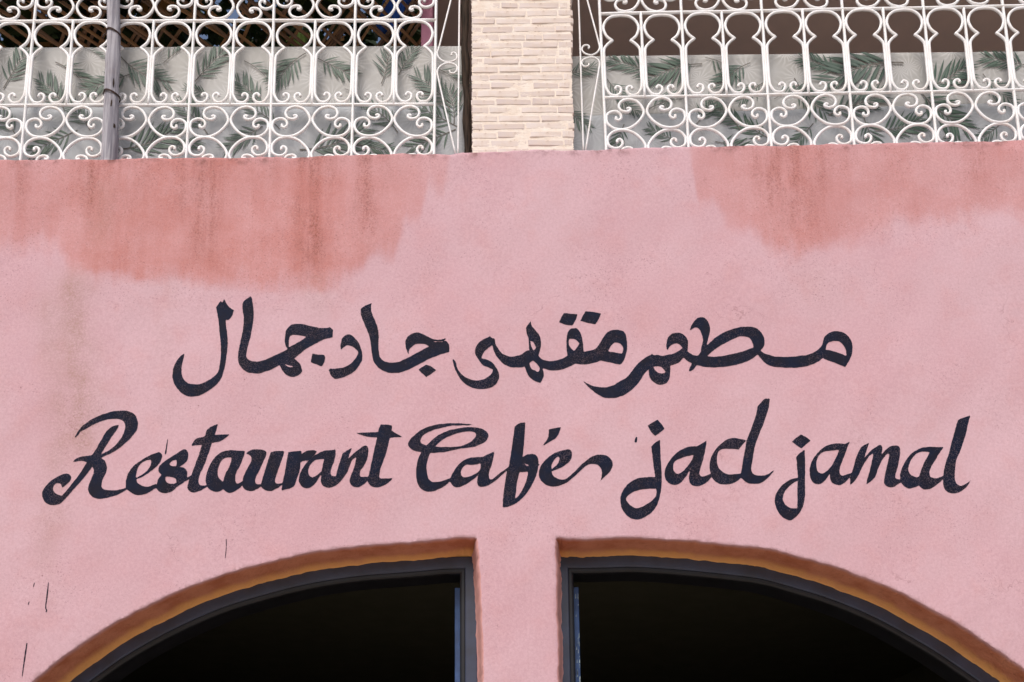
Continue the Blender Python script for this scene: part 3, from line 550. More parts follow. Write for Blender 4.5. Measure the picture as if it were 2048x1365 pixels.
def paint(name, glyphs, parent, label=None, lift=.0016, step=1.8, mat=None, rough=.55):
    shapes = []
    for crop, adds, subs in glyphs:
        ox, oy, k = L[crop] if crop in L else (0, 0, 1.0)
        conv = lambda q: spline(q, 5, True) / k + np.array([ox, oy])
        shapes.append(([conv(q) for q in adds], [conv(q) for q in subs]))
    A = np.vstack([q for a, _ in shapes for q in a]); x0, y0 = A.min(0) - 4; x1, y1 = A.max(0) + 4
    gx, gy = np.meshgrid(np.arange(x0, x1, step), np.arange(y0, y1, step)); D = np.full(gx.shape, 9.0)
    for adds, subs in shapes:
        g = np.vstack(adds); i0, i1 = [int(q) for q in np.clip((np.array([g[:, 1].min() - 6, g[:, 1].max() + 6]) - y0) / step, 0, gx.shape[0])]
        j0, j1 = [int(q) for q in np.clip((np.array([g[:, 0].min() - 6, g[:, 0].max() + 6]) - x0) / step, 0, gx.shape[1])]
        sx, sy = gx[i0:i1, j0:j1], gy[i0:i1, j0:j1]; d = np.full(sx.shape, 9.0)
        for q in adds: d = np.minimum(d, sdf(q, sx, sy))
        for q in subs: d = np.maximum(d, -sdf(q, sx, sy))
        D[i0:i1, j0:j1] = np.minimum(D[i0:i1, j0:j1], d)
    wobble = rough * (np.sin(gx * .31 + np.sin(gy * .17) * 2) * np.sin(gy * .27 + 1.3) + .5 * RNG.normal(0, 1, gx.shape))
    D = D + wobble * np.exp(-(D / 3) ** 2) * .6
    ny, nx = D.shape; inn = D < 0
    code = inn[:-1, :-1] * 1 + inn[:-1, 1:] * 2 + inn[1:, 1:] * 4 + inn[1:, :-1] * 8
    verts = {}; vp = []; ve = []; faces = []
    def corner(i, j):
        k = ('c', i, j)
        if k not in verts: verts[k] = len(vp); vp.append((gx[i, j], gy[i, j])); ve.append(-D[i, j])
        return verts[k]
    def cut(i, j, i2, j2):
        k = ('e',) + min((i, j), (i2, j2)) + max((i, j), (i2, j2))
        if k not in verts:
            t = D[i, j] / (D[i, j] - D[i2, j2]); verts[k] = len(vp)
            vp.append((gx[i, j] + t * (gx[i2, j2] - gx[i, j]), gy[i, j] + t * (gy[i2, j2] - gy[i, j]))); ve.append(0.0)
        return verts[k]
    for i, j in zip(*np.nonzero(code)):
        cs = [(i, j), (i, j + 1), (i + 1, j + 1), (i + 1, j)]
        ed = {'a': (cs[0], cs[1]), 'b': (cs[1], cs[2]), 'c': (cs[2], cs[3]), 'd': (cs[3], cs[0])}
        for poly in CASES[int(code[i, j])]:
            faces.append([corner(*cs[q]) if isinstance(q, int) else cut(*ed[q][0], *ed[q][1]) for q in poly][::-1])
    vp = np.array(vp); w = P(vp[:, 0], vp[:, 1]); y = wob(w[:, 0], w[:, 2])
    w[:, 1] = y - lift
    o = link_mesh(name, w, faces, mat or M['letter'], parent, smooth=True); fattr(o.data, 'edge', ve)
    if label: o['label'] = label
    return o
for lab, gl in WORDS: paint('painted_word', gl, wall, lab)
# stray runs and splashes of the same paint
def run(pts, w):
    p = np.array(pts, float); T = np.gradient(p, axis=0); T /= np.linalg.norm(T, axis=1)[:, None]; N = np.stack([-T[:, 1], T[:, 0]], 1)
    w = np.array(w, float)[:, None]; return [tuple(q) for q in np.vstack([p + N * w, (p - N * w)[::-1]])]
for r in ([[(335, 879), (333, 895), (331, 908)], [.6, 1.2, 1.3]], [[(98, 1166), (96, 1190), (93, 1215), (95, 1222), (93, 1225)], [.5, 1.3, 1.1, 1.5, .8]], [[(55, 1287), (50, 1318), (45, 1353)], [1.0, 1.3, .7]],
          [[(452, 1078), (452, 1095), (450, 1116)], [.8, .6, .5]], [[(1273, 875), (1271, 884)], [1.4, 2.2]], [[(70, 1166), (68, 1174)], [.6, .7]], [[(60, 1204), (58, 1210)], [.6, .6]]):
    paint('paint_run', [(0, [run(*r)], [])], wall, step=.8, rough=.3)

# ------------------------------------------------------------------ arched metal frames set into the openings (parts of the wall)
def ring(poly, prof, close=True):
    """sweep a profile [(inset, depth), ...] along an opening's outline"""
    N = inward(poly); n = len(poly); m = len(prof)
    V = np.vstack([np.stack([(poly + N * a)[:, 0], np.full(n, d), (poly + N * a)[:, 1]], 1) for a, d in prof])
    F = []
    for k in range(m - (0 if close else 1)):
        k2 = (k + 1) % m
        for i in range(n - 1): F.append((k*n + i, k2*n + i, k2*n + i + 1, k*n + i + 1))
    return V, F
def resample(poly, corner_idx=None, step=.03):
    d = np.concatenate([[0], np.cumsum(np.linalg.norm(np.diff(poly, axis=0), axis=1))]); t = np.arange(0, d[-1], step)
    return np.stack([np.interp(t, d, poly[:, 0]), np.interp(t, d, poly[:, 1])], 1)
def mitre_path(pts_px, left):
    """clean outline of the opening: arch, sharp top corner, straight pier jamb"""
    a = spline([q[:2] for q in pts_px], 8); w = P(a[:, 0], a[:, 1])[:, [0, 2]]; return w
lp = mitre_path(LARCH[:15], True); rp = mitre_path(RARCH[8:], False)
def frame_for(arch, pier_x, left, name, label):
    fr = None
    zt = arch[-1, 1] if left else arch[0, 1]
    def path(off, dtop):
        N = inward(arch); a = arch + N * off
        px = pier_x - off if left else pier_x + off
        a = a[(a[:, 0] < px - .01)] if left else a[(a[:, 0] > px + .01)]
        e = a[-1] if left else a[0]
        ar0 = a[0] if left else a[-1]
        down = np.array([[px, z] for z in np.linspace(e[1] + .001, 0, 40)])
        foot = np.array([[ar0[0], z] for z in np.linspace(0, ar0[1], 14)[:-1]])
        return np.vstack([foot, a, down]) if left else np.vstack([down[::-1], a, foot[::-1]])
    def sweep(prof, nm, mat, parent, smooth=False):
        paths = [path(o, 0) for o, _ in prof]; n = max(len(p) for p in paths)
        # resample every loop to the same parameters, corner kept
        def rs(p):
            k = int(np.argmin(abs(p[:, 0] - p[-1 if left else 0, 0]) + (p[:, 1] < p[:, 1].max() - .6) * 0 )) if False else None
            cpos = len(p) - 40 if left else 39
            def seg(q, m):
                d = np.concatenate([[0], np.cumsum(np.linalg.norm(np.diff(q, axis=0), axis=1))]); t = np.linspace(0, d[-1], m)
                return np.stack([np.interp(t, d, q[:, 0]), np.interp(t, d, q[:, 1])], 1)
            if left: return np.vstack([seg(p[:cpos + 1], 130), seg(p[cpos:], 40)[1:]])
            return np.vstack([seg(p[:cpos + 1], 40), seg(p[cpos:], 130)[1:]])
        paths = [rs(p) for p in paths]; n = len(paths[0]); m = len(prof)
        V = np.vstack([np.stack([q[:, 0], np.full(n, d), q[:, 1]], 1) for q, (_, d) in zip(paths, prof)]); F = []
        for k in range(m):
            k2 = (k + 1) % m
            for i in range(n - 1): F.append((k*n + i, k2*n + i, k2*n + i + 1, k*n + i + 1))
        return link_mesh(nm, V, F, mat, parent, smooth)
    root = sweep([(.022, .258), (.022, .252), (.028, .249), (.096, .249), (.102, .255), (.102, .300), (.022, .300)], name, M['frame'], wall)
    root['label'] = label
    sweep([(.1005, .262), (.106, .258), (.122, .258), (.132, .264), (.136, .275), (.136, .44), (.1005, .44)], 'inner_frame', M['frame_shade'], root, False)
    # the open leaf, folded back edge-on behind the pier jamb
    x0 = pier_x - .136 if left else pier_x + .136; s_ = -1 if left else 1
    zt = (arch[-1, 1] if left else arch[0, 1]) - .20
    bm = bevel_box(.045, .05, zt, .004)
    for v in bm.verts: v.co += Vector((x0 + s_ * .018, .40, zt / 2 + .01))
    lf = bm_link('leaf_stile', bm, M['blue'], root)
    if left:
        for z0 in (zt - .30, zt - 1.5):
            bm = bevel_box(.016, .012, .17, .003)
            for v in bm.verts: v.co += Vector((x0 + s_ * .004, .371, z0))
            bm_link('hinge', bm, M['blue'], root)
    else:
        V_ = []; F_ = []
        for k in range(46):
            z = zt - .03 - random.random() ** 1.3 * 1.6; w = random.uniform(.001, .0045); h = random.uniform(.008, .05); xx = x0 + s_ * random.choice([.037, .036, .03, .02])
            b = len(V_); V_ += [(xx - w, .3742, z), (xx + w, .3742, z + .004), (xx + w * .6, .3742, z + h), (xx - w * .5, .3742, z + h * .8)]; F_.append((b, b+1, b+2, b+3))
        q = link_mesh('worn_paint', V_, F_, M['scuff'], root); q['kind'] = 'stuff'
    return root
pxl = P1(958, 1200)[0]; pxr = P1(1111, 1200)[0]
frame_for(lp, pxl, True, 'arched_frame', 'navy metal frame of the arched opening below the word Restaurant')
frame_for(rp, pxr, False, 'arched_frame', 'navy metal frame of the arched opening below the word jamal, with scuffed stile')

# the dark room behind the openings
def struct(name, v, f, mat):
    return tag(link_mesh(name, v, f, mat), kind='structure')
WT = float(top[:, 1].min())
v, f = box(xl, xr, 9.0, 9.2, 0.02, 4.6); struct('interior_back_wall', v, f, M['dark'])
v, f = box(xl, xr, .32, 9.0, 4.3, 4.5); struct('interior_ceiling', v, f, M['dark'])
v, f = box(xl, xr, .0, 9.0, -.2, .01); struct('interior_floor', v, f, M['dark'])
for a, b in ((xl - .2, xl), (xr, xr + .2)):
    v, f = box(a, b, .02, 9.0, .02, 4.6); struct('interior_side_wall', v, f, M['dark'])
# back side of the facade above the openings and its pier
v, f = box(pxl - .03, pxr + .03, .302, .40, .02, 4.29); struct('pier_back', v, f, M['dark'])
# street
v, f = box(-120, 120, -120, -.001, -.4, 0); struct('street', v, f, M['street'])

# ------------------------------------------------------------------ railings
YR = .125
def rod_pts(q, C, u): return np.stack([q[:, 0] * C / 640, np.zeros(len(q)), -q[:, 1] * u], 1)
HEART = [(178,88),(195,82),(207,90),(196,106),(165,110),(132,98),(117,66),(134,33),(170,17),(205,15),(254,30),(288,62),(306,96),(309,120),(299,146),(276,177),(244,207),(204,231),(162,243),(120,245),(74,236),(40,214),(20,184),(18,152),(30,124),(66,107),(102,109),(128,130),(132,157),(112,174),(92,166),(94,150)]
KEYL = [(93,-64),(98,-80),(113,-87),(134,-76),(138,-55),(128,-33),(100,-17),(58,-24),(32,-55),(19,-95),(17,-200),(17,-350),(22,-385),(40,-410),(62,-430),(88,-447,1),(62,-466),(38,-492),(21,-540),(28,-580),(52,-615),(95,-640),(160,-648)]
def railing(name, e0, e1, n_cells, extra_l, extra_r, label):
    A, B = P1(*e0, YR), P1(*e1, YR); C = np.linalg.norm(B - A) / n_cells; ang = math.atan2(B[2] - A[2], B[0] - A[0])
    root = empty(name, A, label, 'railing'); root.rotation_euler = (0, -ang, 0)
    rr = 11.4 / 640 * C; u = (P1(e0[0], e0[1] - 168, YR)[2] - A[2]) / 660; c0, c1 = -extra_l, n_cells + extra_r
    def mesh(name, pts, r=rr, flat=.8, ns=8):
        v, f = tube(pts, r, ns, flat); me = bpy.data.meshes.new(name); me.from_pydata([tuple(q) for q in v], [], f); me.materials.append(M['iron'])
        me.polygons.foreach_set('use_smooth', [True] * len(me.polygons)); return me
    def put(name, me, x, z=0, y=0.0):
        o = link_obj(name, me, root); o.location = (x, y, z); o.rotation_euler = (random.gauss(0, .004), random.gauss(0, .004), random.gauss(0, .006)); return o
    # rails
    xs = np.linspace(c0 * C, c1 * C, 60)
    for nm, vv in (('rail', 0), ('rail', -660), ('bottom_rail', 496), ('top_rail', -1156)):
        pts = np.stack([xs, np.zeros(60), np.full(60, -vv * u) + .0012 * np.sin(xs * 5 + vv)], 1)
        link_obj(nm, mesh(nm, pts, rr * 1.02, 1.0, 6), root)
    me_post = mesh('post', np.array([(0, 0, z) for z in np.linspace(-496 * u, 1156 * u, 24)]), rr * 1.08, 1.0, 6)
    me_bar = mesh('bar', np.array([(0, 0, z) for z in np.linspace(0, 660 * u, 14)]), rr * 1.05, 1.0, 6)
    h = spline(HEART, 4)
    hs = {}
    for mx in (0, 1):
        for my in (0, 1, 2):
            q = h.copy()
            if mx: q[:, 0] = 640 - q[:, 0]
            if my == 1: q[:, 1] = 496 - q[:, 1]
            if my == 2: q[:, 1] = -660 - q[:, 1]
            hs[mx, my] = mesh('scroll', rod_pts(q, C, u))
            if my == 2:
                q2 = q.copy(); q2[:, 1] = -1816 - q2[:, 1]; hs[mx, 3] = mesh('scroll', rod_pts(q2, C, u))
    k = spline(KEYL, 4); kk = np.vstack([k, np.stack([320 - k[::-1][1:, 0], k[::-1][1:, 1]], 1)]); me_key = mesh('keyhole_arch', rod_pts(kk, C, u))
    for i in range(c0, c1 + 1):
        put('post', me_post, i * C)
        if i == c1: break
        put('bar', me_bar, (i + .5) * C)
        for a in (0, .5): put('keyhole_arch', me_key, (i + a) * C + random.gauss(0, .0012), random.gauss(0, .0012), -.001)
        for mx in (0, 1):
            for my in (0, 1, 2, 3): put('scroll', hs[mx, my], i * C + random.gauss(0, .001), random.gauss(0, .001))
    return root, C, mesh
def end_piece(root, mesh, bars, curls):
    inv = Matrix.Rotation(root.rotation_euler[1], 4, 'Y').inverted()
    def tl(pp):
        w = P([q[0] for q in pp], [q[1] for q in pp], YR) - np.array(root.location); return np.array([inv @ Vector(q) for q in w])
    for b in bars: link_obj('end_bar', mesh('end_bar', tl(spline(b, 10)), .0062), root)
    for b in curls: link_obj('brace_scroll', mesh('brace_scroll', tl(spline(b, 5)), .0062), root)
z2 = lambda lst, ox: [(ox + q[0] * .2539, q[1] * .2539) + tuple(q[2:]) for q in lst]
rl, Cl, ml = railing('balcony_railing', (52, 211), (869.5, 209), 5, 3, 0, 'white wrought iron balcony railing with a grey wooden pole tied to it')
end_piece(rl, ml, [[(923, -160), (919, 0), (917.5, 150), (916, 311)]],
  [z2([(1779,1225),(1700,880),(1640,610),(1634,565),(1650,528),(1690,503),(1740,499),(1782,517),(1788,550),(1765,576),(1738,574),(1728,556)], 460),
   z2([(1880,-560),(1740,0),(1690,200),(1646,375),(1632,420),(1650,460),(1690,485),(1740,486),(1782,466),(1785,432),(1765,414),(1746,422),(1746,438)], 460)])
rr_, Cr, mr = railing('balcony_railing', (1207.7, 196), (2027, 180.5), 5, 0, 3, 'white wrought iron balcony railing in front of the plain brown ceiling')
end_piece(rr_, mr, [[(1149, -160), (1157, 0), (1162, 150), (1167, 305)]],
  [z2([(1145,1200),(1200,850),(1256,515),(1247,474),(1210,453),(1160,457),(1122,477),(1118,505),(1140,524),(1168,517),(1175,500)], 880),
   z2([(1010,-560),(1160,0),(1250,335),(1256,380),(1235,415),(1190,434),(1140,420),(1118,390),(1130,362),(1158,356),(1176,368),(1168,384)], 880)])

# ------------------------------------------------------------------ printed panels behind the railings
YP = .20
def frond_mesh(seed, pairs, one_side=0):
    """flat printed palm frond, base at origin, tip at (1,0) in x/z"""
    g = np.random.default_rng(seed); V = []; F = []; S = []; MI = []
    bend = g.uniform(-.12, .12)
    ctr = lambda t: np.array([t, bend * 4 * t * (1 - t)])
    ts = np.linspace(0, .93, 14)
    for i, t in enumerate(ts):                                    # stalk
        w = .013 * (1 - t * .8); cc = ctr(t)
        V += [(cc[0], 0, cc[1] - w), (cc[0], 0, cc[1] + w)]; S += [.2, .2]
    for i in range(13): F.append((2*i, 2*i+2, 2*i+3, 2*i+1)); MI.append(1)
    for k in range(pairs):
        t = .20 + .74 * k / (pairs - 1)
        for sd in (-1, 1):
            if one_side and sd != one_side: continue
            a = sd * (math.radians(g.uniform(42, 58)) * (1 - .5 * t) + .04); ln = (.50 * (1 - (t - .42) ** 2 * 1.5)) * g.uniform(.75, 1.08); wd = ln * g.uniform(.044, .066); yk = -.00004 * (len(V) // 21)
            cc = ctr(t + g.uniform(-.015, .015)); droop = sd * g.uniform(-.10, .16)
            b = len(V); N = 6
            for j in range(N + 1):
                s = j / N; aa = a - droop * s; ax = np.array([math.cos(aa), math.sin(aa)]); nn = np.array([-ax[1], ax[0]])
                pos = cc + ax * ln * s; w = wd * (math.sin(math.pi * s ** .8) * .95 + .03) * (1 - .15 * s)
                V += [(pos[0] + nn[0] * w, yk, pos[1] + nn[1] * w), (pos[0], yk, pos[1]), (pos[0] - nn[0] * w, yk, pos[1] - nn[1] * w)]
                hi = .7 - .5 * s; S += [hi if sd > 0 else .0, .55 - .35 * s, .0 if sd > 0 else hi]
            for j in range(N):
                q = b + 3 * j; F += [(q, q+1, q+4, q+3), (q+1, q+2, q+5, q+4)]; MI += [0, 0]
    me = bpy.data.meshes.new('printed_frond'); me.from_pydata([tuple(map(float, q)) for q in V], [], [tuple(f) for f in F])
    me.materials.append(M['leafprint']); me.materials.append(M['stalk']); me.polygons.foreach_set('material_index', MI); fattr(me, 'shade', S); return me
FR = [frond_mesh(1, 9), frond_mesh(2, 7), frond_mesh(3, 10), frond_mesh(4, 7, -1), frond_mesh(5, 7, 1), frond_mesh(6, 8)]
def panel(name, x0, x1, ytl, ytr, label, fronds):
    tl, tr = P1(x0, ytl, YP), P1(x1, ytr, YP); seam_l, seam_r = P1(x0, ytl + 121, YP), P1(x1, ytr + (92 if ytl > 100 else 121), YP)
    zb = WT - .12
    root = empty(name, ((tl[0] + tr[0]) / 2, YP, zb), label, 'panel')
    def sheet(nm, zl1, zr1, zl0, zr0, y, lower):
        nx, nz = 90, 14; V = []; at = []
        for j in range(nz + 1):
            for i in range(nx + 1):
                s, q = i / nx, j / nz; x = tl[0] + (tr[0] - tl[0]) * s; a = zl0 + (zr0 - zl0) * s; b = zl1 + (zr1 - zl1) * s; z = a + (b - a) * q
                V.append((x, y + .0008 * math.sin(x * 5.1 + z * 3), z)); at.append(lower)
        F = [(j*(nx+1)+i, j*(nx+1)+i+1, (j+1)*(nx+1)+i+1, (j+1)*(nx+1)+i) for j in range(nz) for i in range(nx)]
        o = link_mesh(nm, local(root, V), F, M['paper'], root, True); fattr(o.data, 'lower', at)
        m = o.modifiers.new('thickness', 'SOLIDIFY'); m.thickness = .003; m.offset = -1
        return o
    sheet('upper_sheet', tl[2], tr[2], seam_l[2] - .02, seam_r[2] - .02, YP, 0.0)
    sheet('lower_sheet', seam_l[2], seam_r[2], zb, zb, YP - .004, 1.0)
    for i, (bx, by, tx, ty, kind) in enumerate(fronds):
        a, b = P1(bx, by, YP), P1(tx, ty, YP); d = b - a; ln = math.hypot(d[0], d[2])
        o = link_obj('printed_frond', FR[kind], root); o.scale = (ln, 1, ln); o.rotation_euler = (0, -math.atan2(d[2], d[0]), 0)
        o.location = (a[0] - root.location[0], -.0068 - .0011 * (i % 4), a[2] - root.location[2])
        zt = tl[2] + (tr[2] - tl[2]) * (max(a[0], b[0]) - tl[0]) / (tr[0] - tl[0]) - .002
        if max(a[2], b[2]) + .3 * ln > zt:                       # the print stops at the sheet's top edge
            mw = Matrix.LocRotScale(o.location, o.rotation_euler, o.scale); bm = bmesh.new(); bm.from_mesh(FR[kind]); inv = mw.inverted()
            co = inv @ Vector((0, 0, zt - root.location[2])); no = (mw.to_3x3().transposed() @ Vector((0, 0, 1))).normalized()
            bmesh.ops.bisect_plane(bm, geom=bm.verts[:] + bm.edges[:] + bm.faces[:], plane_co=co, plane_no=no, clear_outer=True)
            me = bpy.data.meshes.new('printed_frond'); bm.to_mesh(me); bm.free(); me.materials.append(M['leafprint']); me.materials.append(M['stalk']); o.data = me
    return root
FL = [(8,178,56,98,0),(112,126,176,180,4),(130,224,78,162,2),(243,116,338,164,2),(266,148,176,180,0),(328,128,384,93,4),(388,168,452,98,0),(489,124,540,168,4),(524,222,470,163,2),(612,108,553,177,2),(634,118,706,154,0),(763,170,776,96,1),(797,152,828,98,5),(900,222,830,155,2),
      (870,138,928,178,4),(181,262,136,212,1),(156,262,64,304,0),(236,300,350,256,2),(416,270,356,212,1),(526,255,452,298,0),(560,260,494,213,1),(600,301,728,256,2),(796,267,738,213,1),(712,290,784,306,0),(917,256,838,214,0),(912,260,824,296,5),(908,250,896,180,1),(34,276,-8,222,1),(-40,250,-110,200,0),(-150,170,-100,110,2),(-180,300,-90,260,5),(690,180,735,215,3),(170,98,205,120,4),(420,196,372,178,1),(340,300,400,285,0)]
FRr = [(1310,146,1222,120,0),(1214,160,1256,200,1),(1404,130,1296,168,2),(1130,150,1188,134,1),(1136,215,1182,256,2),(1248,250,1226,304,0),(1294,222,1370,200,4),(1228,196,1276,228,5),(1352,284,1298,257,0),(1392,250,1424,196,1),(1682,144,1602,117,0),(1806,128,1656,170,2),(1588,158,1652,228,1),(1830,180,1930,128,2),
       (1836,178,1938,256,2),(1656,232,1760,194,0),(1626,248,1586,294,0),(1726,232,1758,296,1),(1748,262,1842,236,2),(1964,150,2026,206,1),(2000,250,1954,286,0),(2060,134,1968,115,0),(1876,306,1906,258,3),(1500,128,1440,180,2),(1540,280,1470,240,0),(1430,285,1505,300,5),(1548,200,1610,182,4),(1410,118,1470,150,3),(1530,165,1480,205,1),
       (2080,240,2150,200,0),(2090,150,2170,180,2),(2120,290,2200,250,1),(2240,180,2180,130,0),(1345,176,1330,215,1),(1480,262,1420,215,2)]
panel('printed_screen_panel', -420, 934, 97, 92, 'grey leaf printed screen under the bamboo trellis roof', FL)
panel('printed_screen_panel', 1128, 2560, 113, 97, 'grey leaf printed screen under the plain brown ceiling', FRr)

# ------------------------------------------------------------------ brick pillar
pb = P1(1046, 302, .04); pw = (P1(1147, 250, .04)[0] - P1(942, 250, .04)[0])
pil = empty('brick_pillar', (pb[0], .04, WT - .02), 'cream limewashed thin brick pillar standing between the two railings', 'pillar')
CEIL = 8.35
H = CEIL - (WT - .02)
bricks = []
rngb = np.random.default_rng(11)
for k in range(7):
    bm = bevel_box(1, 1, 1, .0, 1) if False else None
def brick_mesh(seed):
    g = np.random.default_rng(seed); bm = bmesh.new(); bmesh.ops.create_cube(bm, size=1)
    for v in bm.verts: v.co = Vector((v.co.x * .2, v.co.y * .1, v.co.z * .042))
    bmesh.ops.bevel(bm, geom=bm.edges[:], offset=.0035, segments=1, affect='EDGES')
    ph = g.uniform(0, 6, 6)
    for v in bm.verts: v.co += Vector((.002 * math.sin(v.co.z * 90 + ph[0]), .0008 * math.sin(v.co.x * 40 + ph[1]), .0022 * math.sin(v.co.x * 33 + ph[2]))) + Vector(g.normal(0, .0014, 3))
    me = bpy.data.meshes.new('brick'); bm.to_mesh(me); bm.free(); me.materials.append(M['brick']); return me
BM = [brick_mesh(i) for i in range(9)]
course = .0635; nz = int(H / course)
lean = (P1(937, 0, .04)[0] - P1(943, 300, .04)[0])
for r in range(nz):
    z = (r + .55) * course
    off = [0, .5, .25, .7][r % 4] * .2 + rngb.uniform(-.03, .03); x = -pw / 2 + rngb.normal(0, .004); end = pw / 2 + rngb.normal(0, .011) ; first = True
    while x < end - .02:
        ln = (.06 + off if first else rngb.choice([.22, .25, .29, .12, .18], p=[.25, .25, .3, .12, .08])) ; first = False
        if end - (x + ln) < .05: ln = end - x
        o = link_obj('brick', BM[int(rngb.integers(9))], pil); w = ln - rngb.uniform(.007, .012)
        o.scale = (w / .2, 1, rngb.uniform(.93, 1.12)); o.location = (x + ln / 2, .0542 + rngb.normal(0, .0010), z + rngb.normal(0, .0014)); o.rotation_euler = (rngb.normal(0, .006), rngb.normal(0, .006), rngb.normal(0, .012))
        x += ln
# mortar core with an uneven smeared face
nx_, nz_ = 60, 420; Vm = []; 
for j in range(nz_ + 1):
    for i in range(nx_ + 1):
        x = -pw / 2 + .006 + (pw - .012) * i / nx_; z = H * j / nz_
        smear = -.0035 * max(0, math.sin(x * 14 + 2 * math.sin(z * 6)) * math.sin(z * 11 + 3 * math.sin(x * 5)) - .55) + .0010 * math.sin(x * 37 + z * 11) * math.sin(z * 23 - x * 9) + .0008 * math.sin(x * 9 + z * 41) + rngb.normal(0, .0006)
        Vm.append((x + (rngb.normal(0, .003) if i in (0, nx_) else 0), .0075 + smear, z))
Fm = [(j*(nx_+1)+i, j*(nx_+1)+i+1, (j+1)*(nx_+1)+i+1, (j+1)*(nx_+1)+i) for j in range(nz_) for i in range(nx_)]
v2, f2 = box(-pw / 2 + .008, pw / 2 - .008, .015, .30, 0, H)
vv, ff = merge((Vm, Fm), (v2, f2)); link_mesh('mortar_core', vv, ff, M['mortar'], pil, True)
for p_ in pil.children[-1].data.polygons:
    pass

# dark timber upright between the left screen and the pillar
def upright(name, px, Y, half, mat, label, cat, r0=None):
    pts = P([p[0] for p in px], [p[1] for p in px], Y)
    return pts
tp = P([929, 931, 930, 934, 935], [-160, 0, 110, 220, 330], .16); tp[-1, 2] = WT + .0
q = np.array([[np.interp(t, np.linspace(0, 1, 5), tp[:, k]) for k in range(3)] for t in np.linspace(0, 1, 30)]); q[0, 2] = CEIL
q[:, 0] += .004 * np.sin(np.arange(30) * 1.3) ; rad = .026 + .004 * np.sin(np.arange(30) * .9)
v, f = tube(q[::-1], rad[::-1], 10); base = q[-1]
o = link_mesh('timber_upright', v - base, f, M['bark'], None, True); o.location = tuple(base)
tag(o, 'dark rough timber upright squeezed beside the brick pillar', 'post')

# ------------------------------------------------------------------ weathered pole tied to the left railing
cx = [228, 227, 227.5, 228.5, 228, 226.5, 225, 224, 222.5, 221, 219]; cy = [-400, 0, 40, 95, 115, 128, 150, 190, 240, 285, 334]; cw = [26, 27, 27, 28, 29.5, 31, 30, 31, 32.5, 33.5, 34]
yy = np.linspace(-400, 334, 90); pc = P(np.interp(yy, cy, cx), yy, .062); pr = np.interp(yy, cy, cw) / 2 * (5.03 / FPX)
pc[0, 2] = CEIL; base = pc[-1].copy()
ns = 20; V = []
for i in range(90):
    for k in range(ns):
        a = 2 * math.pi * k / ns; r = pr[i] * (1 + .05 * math.sin(3 * a + i * .05) + .03 * math.sin(7 * a + i * .11) + .02 * math.sin(i * .7 + a))
        d = max(0, 1 - ((yy[i] - 122) / 14) ** 2) * max(0, math.cos(a - math.pi * 1.15)) * .10 + max(0, 1 - ((yy[i] - 180) / 22) ** 2) * max(0, math.cos(a + .45)) * -.10
        V.append(pc[i] - base + np.array([math.cos(a), math.sin(a), 0]) * r * (1 + d))
F = [(i*ns + k, (i+1)*ns + k, (i+1)*ns + (k+1) % ns, i*ns + (k+1) % ns) for i in range(89) for k in range(ns)] + [tuple(89*ns + k for k in range(ns)), tuple(range(ns))[::-1]]
pole = link_mesh('wooden_pole', V, F, M['wood'], None, True); pole.location = tuple(base)
tag(pole, 'grey weathered wooden pole wired upright to the railing below the trellis', 'pole')
for yk, tilt in ((66, -.18), (197, -.12)):
    i = int(np.argmin(abs(yy - yk))); a = np.linspace(0, 2 * math.pi, 33); r = pr[i] * 1.07 + .002
    pts = pc[i] - base + np.stack([np.cos(a) * r, np.sin(a) * r * 1.0, .10 * r * np.sin(a * 2) + np.cos(a) * r * tilt], 1)
    v, f = tube(pts, .0034, 6); v2, f2 = tube(pts + np.array([0, 0, .007]), .003, 6)
    pp = [(v, f), (v2, f2)]
    if yk == 66:
        e = pc[i] - base + np.array([-r, -.02, -.008]); pp.append(tube(np.array([e, e + [-.012, -.006, -.02], e + [-.02, -.004, -.045]]), .003, 6))
    link_mesh('wire_tie', *merge(*pp), M['tie'], pole, True)
for yk, a0, sx, sz in ((216, -1.15, .006, .035), (256, -.7, .008, .02), (178, -.95, .005, .045)):
    i = int(np.argmin(abs(yy - yk))); n_ = 10
    ctr = pc[i] - base; r = pr[i] * 1.052
    V = [ctr + np.array([math.cos(a0), math.sin(a0), 0]) * r * 1.012] ; ta = np.array([-math.sin(a0), math.cos(a0), 0])
    for k in range(n_):
        b = 2 * math.pi * k / n_; j = random.uniform(.7, 1.2); V.append(ctr + np.array([math.cos(a0), math.sin(a0), 0]) * r * .985 + ta * math.cos(b) * sx * j + np.array([0, 0, 1]) * math.sin(b) * sz * j)
    link_mesh('knot', V, [(0, 1 + k, 1 + (k + 1) % n_) for k in range(n_)], M['bark'], pole, True)

# ------------------------------------------------------------------ the terrace above
v, f = box(xl, xr, .31, 4.5, 5.2, WT - .3); struct('terrace_floor', v, f, M['terrace'])
xs_ = PZ(872, 40, CEIL)[0]
v, f = box(xs_ - .02, xr, .06, 4.5, CEIL + .002, CEIL + .2); struct('terrace_ceiling', v, f, M['brown'])
# mauve painted column
c0, c1 = P1(842, 60, .55), P1(866, 60, .55)
bm = bevel_box(c1[0] - c0[0], .14, CEIL - WT + .28, .01)
for v in bm.verts: v.co.z += (CEIL - WT + .28) / 2
o = bm_link('painted_column', bm, M['mauve']); o.location = ((c0[0] + c1[0]) / 2, .62, WT - .29)
tag(o, 'mauve painted square column on the terrace under the trellis', 'column')
